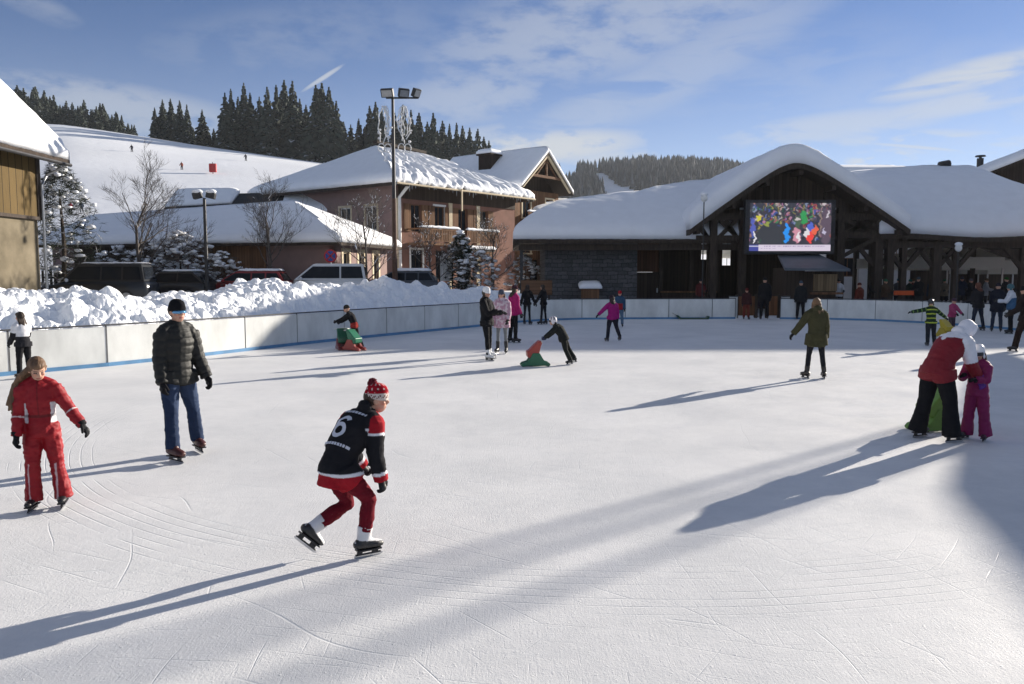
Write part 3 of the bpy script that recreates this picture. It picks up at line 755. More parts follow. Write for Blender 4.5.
    make_person('little child between the tall man and the waiting child at the gate', gp(755.5,317.5), 1.0, 190, dict(lean=2), dict(top=dict(col=(.03,.02,.03),bulk=1.2),bottom=dict(col=(.06,.05,.06)),hat=('beanie',(.2,.05,.06),{})))
    make_person('dark dressed adult in a blue-grey cap behind the olive parka woman', gp(800,319.5), 1.70, -20, dict(lean=2), dict(top=dict(col=(.014,.016,.018),bulk=1.15,len=.08),bottom=dict(col=BLACK),hat=('beanie',(.06,.09,.12),{})))
    make_person('skater in a rust red jacket standing at the right-hand boards', gp(859,320), 1.62, 30, dict(lean=2,legL=(2,5,3,8,0)), dict(top=dict(col=(.10,.022,.014),bulk=1.2,len=.04),bottom=dict(col=(.02,.022,.03),flare=.9),hat=('beanie',(.06,.015,.012),{})))
    # 21, 22
    make_person('boy in a dark green jacket with yellow stripes gliding with arms spread wide', gp(930,346), 1.30, -10, dict(lean=8,legL=(-6,4,8,8,0),legR=(8,6,10,8,0),armL=(6,78,0,80),armR=(20,50,10,50)),
        dict(top=dict(col=(.012,.03,.018),rule=stripe_rule,bulk=1.15,len=.04),bottom=dict(col=(.018,.02,.028),flare=1.1),hat=('helmet',(.03,.035,.04),{})), near=True)
    make_person('child in a pink and grey jacket behind the boy with yellow stripes', gp(951,334), 1.18, 200, dict(lean=6,hs=1.2,armL=(40,6,10,0),armR=(40,6,10,0)), dict(top=dict(col=(.34,.05,.13),bulk=1.2),bottom=dict(col=(.07,.05,.06),flare=1.1),hat=('beanie',(.08,.05,.07),{})))
    skate_aid(gp(945,337), 20, (.40,.30,.02), (.48,.36,.025), 'yellow skating aid beside the child in pink and grey')
    # right edge group at the boards
    make_person('adult with reddish hair and a black jacket standing astride near the right boards', gp(977,331), 1.74, 20, dict(lean=3,legL=(4,10,2,8,0),legR=(-2,12,4,8,0),armL=(14,10,60,-10),armR=(14,8,50,-8)), dict(top=dict(col=(.016,.016,.02),bulk=1.15,len=.06),bottom=dict(col=(.02,.026,.045),flare=.85),hair=((.12,.04,.022),.06)))
    make_person('adult in a dark navy coat between the red-haired adult and the blue-white jacket', gp(996,332), 1.70, -30, dict(lean=4,legL=(6,4,4,8,0),armL=(20,8,40,-4)), dict(top=dict(col=(.014,.017,.028),bulk=1.18,len=.12),bottom=dict(col=(.025,.035,.06),flare=.9),hat=('beanie',(.02,.02,.03),{})))
    make_person('skater in a white and blue jacket with a teal helmet near the right boards', gp(1010,334), 1.68, 60, dict(lean=4,armL=(30,8,60,-10),armR=(30,8,60,-10)), dict(top=dict(col=(.05,.12,.22),rule=lambda i,c:(c.__setitem__((i['bone']>0)|(i['tt']>.62),(.6,.62,.66)),c)[1],bulk=1.18,len=.04),bottom=dict(col=BLACK,flare=1.05),hat=('helmet',(.03,.11,.13),{})))
    make_person('dark skater cut off by the picture edge beside the bending woman', gp(1025,352), 1.76, 30, dict(lean=6,legL=(14,12,8,6,0),legR=(-8,6,10,6,0),armL=(18,10,40,0)), dict(top=dict(col=(.02,.014,.013),bulk=1.2,len=.08),bottom=dict(col=(.022,.014,.012),flare=1.1,foot=1.1),hat=('beanie',BLACK,{})), near=True)
    # 25 girl at left boards
    make_person('long-haired girl in a white and black jacket holding on at the left boards', gp(25,378.5), 1.30, 60, dict(lean=4,hs=1.12,armR=(20,8,40,0),armL=(10,10,30,2),head=(20,-6,0)),
        dict(top=dict(col=(.66,.66,.68),rule=lambda i,c:(c.__setitem__(((i['bone']>0)&(i['t']>.35))|((i['bone']==0)&(i['tt']<.4)),(.02,.02,.024)),c)[1],bulk=1.15),bottom=dict(col=BLACK),hair=((.035,.022,.015),.16,dict(wide=1.2))), near=True)
    # 26 crouched child with aids
    make_person('child in black with red details bent over two skating aids by the left boards', gp(355,349.5), 1.22, 84, dict(lean=26,legL=(10,4,16,6,0),legR=(-10,4,16,6,0),armL=(56,8,10,0),armR=(50,8,10,0)),
        dict(top=dict(col=(.014,.014,.016),rule=lambda i,c:(c.__setitem__((i['bone']==0)&(i['tt']<.3)&(i['x']<-.02),(.28,.03,.025)),c)[1],bulk=1.15),bottom=dict(col=BLACK),hat=('beanie',(.03,.025,.022),{})))
    skate_aid(gp(343,349.5), 20, (.17,.03,.03), (.02,.11,.06), 'dark red and green skating aid, further from the boards of two')
    skate_aid(gp(353.5,350.5), 60, (.30,.05,.04), (.02,.15,.08), 'bright red and green skating aid in front of the child in black')
    # spectators outside the far right boards
    q = random.Random(3)
    sp=[(872,'in a black coat beside the timber post',BLACK,1.72),(884,'in a brown jacket leaning on the boards',(.06,.035,.022),1.68),(897,'in a grey jacket before the white tent',(.10,.10,.11),1.70),(908,'in a dark green coat under the tent',(.02,.035,.026),1.66),
        (919,'in a black coat and hat under the tent',BLACK,1.8),(929,'in a dull blue jacket next to the second post',(.03,.045,.08),1.68),(944,'in a beige jacket under the tent',(.22,.17,.12),1.66),(961,'in a navy jacket by the lamp post',NAVY,1.8),(968,'in a black hooded coat by the lamp post',BLACK,1.7),(889,'in a cream jacket just left of the orange banner',(.32,.28,.22),1.62),(913,'in a dark red anorak under the tent',(.14,.02,.02),1.7),(985,'in a pale grey jacket near the right edge',(.25,.25,.26),1.7),(1003,'in a black jacket near the right edge',BLACK,1.78)]
    for px,lb,c,h in sp:
        p=at(px,300,q.uniform(41.5,44.5)); p.z=.12
        make_person('spectator '+lb+' behind the right-hand boards', p, h, q.uniform(120,240), dict(lean=q.uniform(0,10),armL=(30,8,50,-8),armR=(30,8,40,-8)), dict(top=dict(col=c,bulk=1.15,len=.08),bottom=dict(col=DARK),skate=False,hat=('beanie',tuple(q.uniform(.01,.12) for _ in range(3)),{}),vox=.02), group='spectators behind the boards')
    for px,lb,c,h in ((838,'in a white jacket at the kiosk counter',(.5,.5,.52),1.7),(829,'in a dark coat at the kiosk counter',DARK,1.6),(700,'in a dark red jacket in the shade of the stone hall',(.09,.02,.02),1.7)):
        p=at(px,300,41.5); p.z=.12
        make_person('spectator '+lb, p, h, q.uniform(100,200), dict(lean=4,armL=(30,8,50,-8)), dict(top=dict(col=c,bulk=1.15,len=.06),bottom=dict(col=DARK),skate=False,hat=('beanie',DARK,{})), group='spectators behind the boards')
# ---------------------------------------------------------------- light, camera, sky
SUN_AZ, SUN_EL = 50.0, 15.0          # degrees: to the right of the view, above the horizon
SUN_V = V((math.sin(R(SUN_AZ))*math.cos(R(SUN_EL)), math.cos(R(SUN_AZ))*math.cos(R(SUN_EL)), math.sin(R(SUN_EL))))
def camera_and_light():
    cam = bpy.data.cameras.new('camera'); cam.sensor_width = 36; cam.lens = FPX/1024*36; cam.clip_end = 6000; cam.clip_start = .05
    co = bpy.data.objects.new('camera', cam); COL.objects.link(co); co.location = (0,0,CAM_H); co.rotation_euler = (R(90)-TH,0,0); scene.camera = co
    s = bpy.data.lights.new('sun','SUN'); s.energy = 4.9; s.angle = R(.5); s.color = (1,.91,.79)
    so = bpy.data.objects.new('sun', s); COL.objects.link(so); so.location = (60,50,40)
    so.rotation_euler = SUN_V.to_track_quat('Z','Y').to_euler()
    vs = scene.view_settings; vs.view_transform = 'Standard'; vs.look = 'None'; vs.gamma = 1; vs.use_curve_mapping = False; vs.exposure = EXPOSURE
    scene.render.film_transparent = False
    w = bpy.data.worlds.new('World'); scene.world = w; w.use_nodes = True
    nt = w.node_tree; N = nt.nodes; L = nt.links; bg = N['Background']
    sky = N.new('ShaderNodeTexSky'); sky.sky_type = 'NISHITA'; sky.sun_disc = False; sky.sun_elevation = R(SUN_EL); sky.sun_rotation = R(SUN_AZ)
    sky.altitude = 1100; sky.air_density = .68; sky.dust_density = .08; sky.ozone_density = 3.0
    tc = N.new('ShaderNodeTexCoord'); D = tc.outputs['Generated']
    def math_(op, a, b=None, clamp=False):
        n = N.new('ShaderNodeMath'); n.operation = op; n.use_clamp = clamp
        for i,x in enumerate((a,b)):
            if x is None: continue
            if isinstance(x,(int,float)): n.inputs[i].default_value = x
            else: L.new(x, n.inputs[i])
        return n.outputs[0]
    def dot(vec):
        n = N.new('ShaderNodeVectorMath'); n.operation='DOT_PRODUCT'; L.new(D, n.inputs[0]); n.inputs[1].default_value = vec; return n.outputs['Value']
    def ramp(x, a, b, lo=0, hi=1, smooth=True):
        n = N.new('ShaderNodeMapRange'); n.interpolation_type = 'SMOOTHSTEP' if smooth else 'LINEAR'
        n.inputs['From Min'].default_value=a; n.inputs['From Max'].default_value=b; n.inputs['To Min'].default_value=lo; n.inputs['To Max'].default_value=hi
        L.new(x, n.inputs['Value']); return n.outputs[0]
    # high thin cloud: stretched noise on a flat layer far above
    sp = N.new('ShaderNodeSeparateXYZ'); L.new(D, sp.inputs[0])
    zz = math_('ADD', math_('MAXIMUM', sp.outputs['Z'], 0.0), .10)
    cb = N.new('ShaderNodeCombineXYZ'); L.new(math_('DIVIDE', sp.outputs['X'], zz), cb.inputs[0]); L.new(math_('DIVIDE', sp.outputs['Y'], zz), cb.inputs[1])
    def cirrus(rot, scl, off, sc, det, rough, dist):
        m = N.new('ShaderNodeMapping'); m.inputs['Rotation'].default_value=(0,0,R(rot)); m.inputs['Scale'].default_value=scl; m.inputs['Location'].default_value=off
        L.new(cb.outputs[0], m.inputs['Vector'])
        n = N.new('ShaderNodeTexNoise'); n.inputs['Scale'].default_value=sc; n.inputs['Detail'].default_value=det; n.inputs['Roughness'].default_value=rough; n.inputs['Distortion'].default_value=dist
        L.new(m.outputs[0], n.inputs['Vector']); return n.outputs['Fac']
    c1 = cirrus(-28,(1.0,.28,1),(3.1,1.7,0),1.15,9,.62,.8)
    c2 = cirrus(12,(.5,.9,1),(7.7,4.2,0),.7,6,.55,.4)
    cm = math_('MULTIPLY', ramp(c1,.50,.80), ramp(c2,.40,.62))
    cm = math_('MULTIPLY', cm, .42)
    # veil towards the sun side and towards the horizon
    veil = math_('MULTIPLY', ramp(sp.outputs['Z'], .30, .02), .40)
    def patch(px, py, wx, wy, tilt, amt, noise_in, lo, hi):
        d = ray(px,py).normalized(); r_ = V((0,0,1)).cross(d).normalized()*-1; u_ = r_.cross(d).normalized()
        r2 = r_*math.cos(R(tilt))+u_*math.sin(R(tilt)); u2 = u_*math.cos(R(tilt))-r_*math.sin(R(tilt))
        a = math_('DIVIDE', dot(r2), wx/FPX); b = math_('DIVIDE', dot(u2), wy/FPX)
        q = math_('ADD', math_('MULTIPLY',a,a), math_('MULTIPLY',b,b))
        f = math_('SUBTRACT', 0.0, d.dot(d)) 
        e = math_('MULTIPLY', ramp(q, 1.0, 0.0), ramp(dot(tuple(d)), 0.2, 0.3))
        return math_('MULTIPLY', math_('MULTIPLY', e, ramp(noise_in, lo, hi)), amt)
    fine = N.new('ShaderNodeTexNoise'); fine.inputs['Scale'].default_value=16; fine.inputs['Detail'].default_value=8; fine.inputs['Roughness'].default_value=.6
    mf = N.new('ShaderNodeMapping'); mf.inputs['Scale'].default_value=(1,1,2.6); L.new(D, mf.inputs['Vector']); L.new(mf.outputs[0], fine.inputs['Vector'])
    streak = N.new('ShaderNodeTexNoise'); streak.inputs['Scale'].default_value=9; streak.inputs['Detail'].default_value=8; streak.inputs['Roughness'].default_value=.58; streak.inputs['Distortion'].default_value=.5
    ms = N.new('ShaderNodeMapping'); ms.inputs['Scale'].default_value=(1,.6,4.2); ms.inputs['Rotation'].default_value=(0,R(14),0); L.new(D, ms.inputs['Vector']); L.new(ms.outputs[0], streak.inputs['Vector'])
    F = fine.outputs['Fac']; S = streak.outputs['Fac']
    parts = [cm,
        patch(545,148,130,22,4,.95,F,.30,.52), patch(470,140,120,16,10,.5,F,.34,.56), patch(880,160,40,14,0,.9,F,.34,.55), patch(610,158,80,14,0,.7,F,.34,.55),
        patch(985,72,115,17,8,.85,S,.30,.54), patch(960,104,120,14,6,.65,S,.32,.56), patch(930,142,130,15,-5,.7,S,.34,.56),
        patch(690,66,170,40,26,.38,S,.30,.56), patch(830,128,140,20,4,.6,S,.30,.54), patch(620,100,190,32,22,.40,S,.32,.58), patch(740,95,200,60,10,.22,S,.30,.60),
        patch(600,30,230,60,8,.45,F,.30,.60), patch(110,108,170,30,-4,.55,F,.28,.56), patch(470,98,110,34,8,.45,F,.30,.58), patch(960,120,230,80,0,.30,F,.2,.6), patch(30,2,50,14,-20,.25,F,.3,.6), patch(300,40,200,40,10,.16,F,.3,.6),
        patch(323,78,30,2.6,34,.75,F,.2,.5), patch(915,147,52,2.2,-9,.7,F,.2,.45)]
    tot = parts[0]
    for p_ in parts[1:]: tot = math_('MAXIMUM', tot, p_)
    tot = math_('MAXIMUM', tot, veil)
    # added cloud sheet out of view, overhead and behind, to lift the fill light
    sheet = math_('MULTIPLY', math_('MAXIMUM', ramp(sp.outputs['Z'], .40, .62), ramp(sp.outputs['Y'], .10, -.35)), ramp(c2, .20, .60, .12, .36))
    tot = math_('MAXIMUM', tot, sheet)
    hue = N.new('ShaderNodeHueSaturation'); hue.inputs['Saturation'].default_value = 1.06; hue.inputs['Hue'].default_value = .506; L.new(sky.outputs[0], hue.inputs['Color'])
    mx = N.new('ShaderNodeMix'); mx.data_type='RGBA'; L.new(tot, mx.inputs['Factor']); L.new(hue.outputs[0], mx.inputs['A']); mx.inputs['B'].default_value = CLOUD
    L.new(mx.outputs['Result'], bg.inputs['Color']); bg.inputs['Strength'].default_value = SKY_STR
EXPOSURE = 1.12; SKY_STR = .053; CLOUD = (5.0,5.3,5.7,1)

# ---------------------------------------------------------------- ice and ground
def ice_material():
    m = bpy.data.materials.new('skated_ice'); nt,N,L,B = nodes(m)
    tc = N.new('ShaderNodeTexCoord'); O = tc.outputs['Object']
    def noise_(s, d=6, r=.6, stretch=None, rot=0, dist=0):
        mp = N.new('ShaderNodeMapping'); mp.inputs['Scale'].default_value = stretch or (1,1,1); mp.inputs['Rotation'].default_value=(0,0,R(rot)); L.new(O, mp.inputs[0])
        n = N.new('ShaderNodeTexNoise'); n.inputs['Scale'].default_value=s; n.inputs['Detail'].default_value=d; n.inputs['Roughness'].default_value=r; n.inputs['Distortion'].default_value=dist
        L.new(mp.outputs[0], n.inputs['Vector']); return n.outputs['Fac']
    def mr(x,a,b,lo=0,hi=1):
        n = N.new('ShaderNodeMapRange'); n.inputs['From Min'].default_value=a; n.inputs['From Max'].default_value=b; n.inputs['To Min'].default_value=lo; n.inputs['To Max'].default_value=hi; L.new(x,n.inputs['Value']); return n.outputs[0]
    def ma(op,a,b):
        n = N.new('ShaderNodeMath'); n.operation=op
        for i,x in enumerate((a,b)):
            if isinstance(x,(int,float)): n.inputs[i].default_value=x
            else: L.new(x,n.inputs[i])
        return n.outputs[0]
    scr = None
    # long skate arcs: thin rings about far-off centres, each family broken up by noise
    for i,(cx,cy,sc,th,ns) in enumerate([(9,-14,3.1,.012,.5),(-9,-22,3.6,.016,.6),(22,-9,3.3,.014,.8),(-5.5,.2,3.4,.022,1.0),(-22,-3,1.7,.012,.6),(14,40,1.3,.010,.5),(-6,-30,2.6,.012,.7),(30,6,1.9,.010,.6),(-2.4,2.1,2.2,.02,.9),(-14,26,1.5,.010,.55),(4,14,1.1,.012,.6)]):
        mp = N.new('ShaderNodeMapping'); mp.inputs['Location'].default_value=(-cx,-cy,0); L.new(O, mp.inputs[0])
        ln = N.new('ShaderNodeVectorMath'); ln.operation='LENGTH'; L.new(mp.outputs[0], ln.inputs[0])
        w = ma('ADD', ma('MULTIPLY', ln.outputs['Value'], sc), ma('MULTIPLY', noise_(.25,2), 1.6))
        fr = ma('FRACT', w, 0); line = mr(ma('ABSOLUTE', ma('SUBTRACT', fr, .5), 0), 0.0, th*1.1, 1, 0)
        msk = mr(noise_(ns, 3, .5, None, i*40), .56, .64)
        s_ = ma('MULTIPLY', ma('MULTIPLY', line, msk), .55); scr = s_ if scr is None else ma('MAXIMUM', scr, s_)
    # one skater's sweep of close parallel tracks
    for (cx,cy,sc,r0,r1,amt) in ((1.05,12.5,8.5,6.75,7.75,.75),(1.3,12.9,5.2,7.9,8.8,.12),(11.5,-1.0,1.7,6.2,9.0,.0)):
        mp = N.new('ShaderNodeMapping'); mp.inputs['Location'].default_value=(-cx,-cy,0); L.new(O, mp.inputs[0])
        ln = N.new('ShaderNodeVectorMath'); ln.operation='LENGTH'; L.new(mp.outputs[0], ln.inputs[0]); rr = ln.outputs['Value']
        fr = ma('FRACT', ma('ADD', ma('MULTIPLY', rr, sc), ma('MULTIPLY', noise_(.5,1), .8)), 0); line = mr(ma('ABSOLUTE', ma('SUBTRACT', fr, .5), 0), 0.0, .07, 1, 0)
        band = ma('MULTIPLY', mr(rr, r0, r0+.15), mr(rr, r1, r1-.15)); msk = mr(noise_(.9, 3), .40, .52)
        scr = ma('MAXIMUM', scr, ma('MULTIPLY', ma('MULTIPLY', line, band), ma('MULTIPLY', msk, amt)))
    # fine short blade cuts in many directions
    for i,rot in enumerate((8,-24,47,-63,80,18,-5,33)):
        s_ = mr(noise_(1.0, 2, .5, (60,3.2,1), rot+i*3, .3), .66, .76); s_ = ma('MULTIPLY', s_, mr(noise_(.7,2,.5,None,rot), .42,.62)); scr = ma('MAXIMUM', scr, ma('MULTIPLY', s_, .30))
    chop = noise_(6, 8, .75); crumbs = mr(noise_(30, 3, .6), .62, .80); grit = noise_(60,4,.75)
    sweep = ma('ADD', noise_(1.0,5,.65,(70,7,1),52,.2), noise_(1.0,5,.65,(60,8,1),-38,.2))
    c = N.new('ShaderNodeValToRGB'); c.color_ramp.elements[0].color=(.60,.61,.62,1); c.color_ramp.elements[1].color=(.79,.79,.79,1); c.color_ramp.elements[0].position=.3; c.color_ramp.elements[1].position=.66
    L.new(ma('ADD', ma('MULTIPLY', noise_(.5,7,.65), .7), ma('MULTIPLY', chop, .3)), c.inputs['Fac'])
    mx = N.new('ShaderNodeMix'); mx.data_type='RGBA'; L.new(ma('MULTIPLY',scr,.6), mx.inputs['Factor']); L.new(c.outputs['Color'], mx.inputs['A']); mx.inputs['B'].default_value=(.50,.54,.58,1)
    L.new(mx.outputs['Result'], B.inputs['Base Color'])
    L.new(mr(noise_(1.2,5), .3,.7,.42,.7), B.inputs['Roughness']); B.inputs['Specular IOR Level'].default_value=.08
    h = ma('ADD', ma('ADD', ma('MULTIPLY', chop, .5), ma('MULTIPLY', sweep, .12)), ma('SUBTRACT', ma('ADD', ma('MULTIPLY', crumbs, .30), ma('MULTIPLY',grit,.45)), ma('MULTIPLY', scr, .5)))
    bp = N.new('ShaderNodeBump'); bp.inputs['Strength'].default_value=.55; bp.inputs['Distance'].default_value=.013; L.new(h, bp.inputs['Height']); L.new(bp.outputs[0], B.inputs['Normal'])
    return m
def path_pts(px):
    return [gp(*p) for p in px]
LEFT_PX = [(-420,424),(-200,396),(0,376),(140,363.3),(215,354.6),(320,342.3),(470,327.5),(500,324.4),(522,322),(545,320.4),(585,319.3),(735,318.8)]
RIGHT_PX = [(780,319),(860,320),(940,324),(1000,328.5),(1060,335),(1180,352)]
def resample(pts, step):
    out=[pts[0]]; acc=0
    for a,b in zip(pts,pts[1:]):
        L=(b-a).length; t=step-acc
        while t<=L: out.append(a+(b-a)*(t/L)); t+=step
        acc=L-(t-step)
    if (out[-1]-pts[-1]).length>.3: out.append(pts[-1])
    return out
def smooth_path(pts, it=2):
    for _ in range(it):
        q=[pts[0]]
        for a,b in zip(pts,pts[1:]): q += [a*.75+b*.25, a*.25+b*.75]
        q.append(pts[-1]); pts=q
    return pts
M_PANEL = pm('milky_plastic_panel',(.66,.67,.65),.38,.15,1.6,spec=.4,stretch=(1,1,.5))
M_BLUE = pm('blue_kick_strip',(.10,.24,.42),.5,.15,3)
M_RAIL = pm('dark_rail',(.06,.06,.065),.5,.2,5)
def boards(pts, label, face):
    t = empty('rink_barrier', pts[0], 0, label, 'rink barrier', 'boards round the rink')
    o = pts[0]
    for a,b in zip(pts,pts[1:]):
        d=(b-a); L_=d.length; d.normalize(); n=V((-d.y,d.x,0))
        q=a-o; M=Matrix((d,n,V((0,0,1)))).transposed()
        bm=new(); box(bm,q+d*L_/2+V((0,0,.49)),(L_-.024,.035,.84),M); bevel(bm,.006,1); mesh_obj('panel',bm,M_PANEL,t)
    beams('post',M_RAIL,t,[(a-o,a-o+V((0,0,.93)),.022,.05) for a in pts])
    bm=new()
    for a,b in zip(pts,pts[1:]): beam(bm,a-o+V((0,0,.945)),b-o+V((0,0,.945)),.07,.035)
    mesh_obj('top_rail',bm,M_RAIL,t)
    bm=new()
    for a,b in zip(pts,pts[1:]):
        d=(b-a).normalized(); n=V((-d.y,d.x,0))*face
        beam(bm,a-o+n*.03+V((0,0,.042)),b-o+n*.03+V((0,0,.042)),.03,.085)
    mesh_obj('kick_strip',bm,M_BLUE,t)
    return t
def ground():
    bm=new(); quadface(bm,(-1400,-150,-.06),(1700,-150,-.06),(1700,1500,-.06),(-1400,1500,-.06)); struct('snow_ground',bm,M_SNOWR)
    lp=smooth_path(path_pts(LEFT_PX)); rp=smooth_path(path_pts(RIGHT_PX))
    # ice sheet out to the boards
    poly=[(q.x,q.y) for q in lp]+[(q.x,q.y) for q in rp]+[(26,-14),(-26,-14)]
    bm=new(); f=bm.faces.new([bm.verts.new((x,y,0)) for x,y in poly]); bmesh.ops.triangulate(bm,faces=[f]); bm.normal_update()
    for f in bm.faces:
        if f.normal.z<0: f.normal_flip()
    struct('rink_ice',bm,ice_material())
    boards(resample(lp,2.02),'long white panelled barrier with blue foot strip along left and far side',-1)
    boards(resample(rp,2.02),'shaded white barrier right of the wooden gate under the big snowy roofs',-1)
    # thin blue drain hose lying along the left barrier
    # snow bank thrown up behind the left barrier
    L_=resample([q for q in lp],.085); L_=[q for q in L_ if q.x<4.6]
    n=len(L_); T=np.linspace(.16,8.2,96)
    P=np.array([(q.x,q.y) for q in L_]); tg=np.gradient(P,axis=0)
    for _ in range(60): tg[1:-1]=(tg[:-2]+tg[1:-1]*2+tg[2:])/4
    tg/=np.linalg.norm(tg,axis=1)[:,None]; nm=np.stack([-tg[:,1],tg[:,0]],1)
    X=P[:,0][:,None]+nm[:,0][:,None]*T; Y=P[:,1][:,None]+nm[:,1][:,None]*T
    s=np.arange(n)*.085
    crest=1.58+.10*np.clip(1-np.arange(n)*.085/16,0,1)+.14*np.sin(s*.9)+.12*np.sin(s*.37+1)+.08*np.sin(s*2.1)
    fade=np.clip((3.5-P[:,0])/3.2,0,1)**.7
    crest=.35+(crest-.35)*fade
    def sm(x): x=np.clip(x,0,1); return x*x*(3-2*x)
    Z=.38+(crest[:,None]-.38)*sm(T/3.0)
    Z=np.where(T>3.6, .70+(Z-.70)*(1-sm((T-3.6)/3.6)), Z)
    rg=np.random.RandomState(4); CL=np.zeros_like(Z); CN=np.zeros_like(Z)
    for k in range(26000):
        ci=rg.randint(0,n); cj=rg.randint(0,len(T)); r=rg.choice([.07,.10,.14,.19,.26],p=[.50,.30,.14,.05,.01])*rg.uniform(.8,1.25)
        di=int(r/.085)+1; dj=int(r/.0846)+1
        i0,i1=max(0,ci-di),min(n,ci+di+1); j0,j1=max(0,cj-dj),min(len(T),cj+dj+1)
        dx=(np.arange(i0,i1)-ci)[:,None]*.085; dy=(np.arange(j0,j1)-cj)[None,:]*.0846
        e=rg.uniform(.6,1.5); h=np.clip(1-(dx*dx*e+dy*dy/e)/(r*r),0,1)**.4*r*rg.uniform(.4,1.0)*(1 if rg.rand()<.82 else -.6)
        wgt=sm((T[j0:j1]-.1)/.8)[None,:]*np.maximum(fade[i0:i1],.35)[:,None]
        h=h*wgt*(.75+.5*rg.rand())
        if h.max()>0: CL[i0:i1,j0:j1]=np.maximum(CL[i0:i1,j0:j1],h)
        else: CN[i0:i1,j0:j1]=np.minimum(CN[i0:i1,j0:j1],h)
    Z+=CL*1.1+CN*.7-.10
    for i in range(0,n):
        for j in range(0,len(T)):
            Z[i,j]+=.09*noise.noise(V((X[i,j]*1.3,Y[i,j]*1.3,3)))+.035*noise.noise(V((X[i,j]*5,Y[i,j]*5,0)))
    vs=np.stack([X,Y,Z],2).reshape(-1,3); m=len(T)
    fs=[(i*m+j,(i+1)*m+j,(i+1)*m+j+1,i*m+j+1) for i in range(n-1) for j in range(m-1)]
    o=struct('snow_bank',(vs.tolist(),fs),M_SNOWR,smooth=False)
    # raised car park behind the bank
    bm=new(); pl=[(-60,10),(-24,17),(-19,22.5),(-9.5,34),(-5,39),(0,43.5),(2,47),(6,60),(6,78),(-90,78),(-90,10)]
    f=bm.faces.new([bm.verts.new((x,y,.72)) for x,y in pl]); g_=bmesh.ops.extrude_face_region(bm,geom=[f]); 
    bmesh.ops.translate(bm,verts=[v for v in g_['geom'] if isinstance(v,bmesh.types.BMVert)],vec=(0,0,-.78)); bmesh.ops.recalc_face_normals(bm,faces=bm.faces)
    struct('snowy_car_park',bm,M_SNOWR)

# ---------------------------------------------------------------- hills
def interp(x, pts):
    return float(np.interp(x,[p[0] for p in pts],[p[1] for p in pts]))
RIDGE=[(-400,95),(-100,118),(40,127),(75,129),(130,137),(200,148),(270,158),(330,166),(400,178),(520,200),(600,232),(700,262),(1100,268)]
def slope_z(x,y):
    px=512+FPX*x/max(y,1)
    zr=CAM_H+(272-interp(px,RIDGE))/FPX*250
    t=(y-72)/(250-72)
    if t<=1:
        t=max(t,0); z=.5+(zr-.5)*(t*.55+.45*t*t*(3-2*t))
        return z+ (.35*noise.noise(V((x*.03,y*.03,0))))*min(1,t*3)*(1-t)*4
    return zr+(y-250)*.06
FHILL=[(-300,150),(300,165),(480,165),(540,166),(570,163),(600,160),(640,156.5),(690,157.5),(725,160),(748,166),(800,178),(880,200),(1100,240),(1500,262)]
def fhill_z(x,y):
    px=512+FPX*x/y
    zr=CAM_H+(272-interp(px,FHILL))/FPX*760-13.5
    t=np.clip((y-380)/(760-380),0,1)
    return -2+(zr+2)*(t*.6+.4*t*t*(3-2*t)) if y<=760 else zr-(y-760)*.2
def grid_mesh(xs,ys,fz,fx=None):
    vs=[]; 
    for y in ys:
        for x in xs:
            xx=x*y if fx else x
            vs.append((xx,y,fz(xx,y)))
    m=len(xs); fs=[(j*m+i,j*m+i+1,(j+1)*m+i+1,(j+1)*m+i) for j in range(len(ys)-1) for i in range(m-1)]
    return vs,fs
def hills():
    struct('ski_slope',grid_mesh(np.linspace(-1.6,.75,120),np.concatenate([np.linspace(72,250,60),np.linspace(256,330,8)]),slope_z,True),pm('piste_snow',(.84,.86,.89),.8,.05,.05,bump=.25,bscale=.6,dist=.25,spec=.15),smooth=True)
    struct('forest_hill',grid_mesh(np.linspace(-.5,1.4,110),np.concatenate([np.linspace(380,760,30),np.linspace(800,1100,5)]),fhill_z,True),pm('hill_snow',(.80,.83,.88),.85,.05,.02,spec=.1),smooth=True)

def haze(density):
    bm=new(); bbox(bm,-1420,1720,-170,1520,-3,175); o=mesh_obj('haze',bm,None); o['kind']='stuff'; tag(o,'thin winter haze over the whole valley','haze')
    m=bpy.data.materials.new('valley_haze'); m.use_nodes=True; nt=m.node_tree; N=nt.nodes; N.remove(N['Principled BSDF'])
    v=N.new('ShaderNodeVolumePrincipled'); v.inputs['Color'].default_value=(.86,.92,1,1); v.inputs['Density'].default_value=density; v.inputs['Anisotropy'].default_value=.2
    nt.links.new(v.outputs[0],N['Material Output'].inputs['Volume']); o.data.materials.append(m)
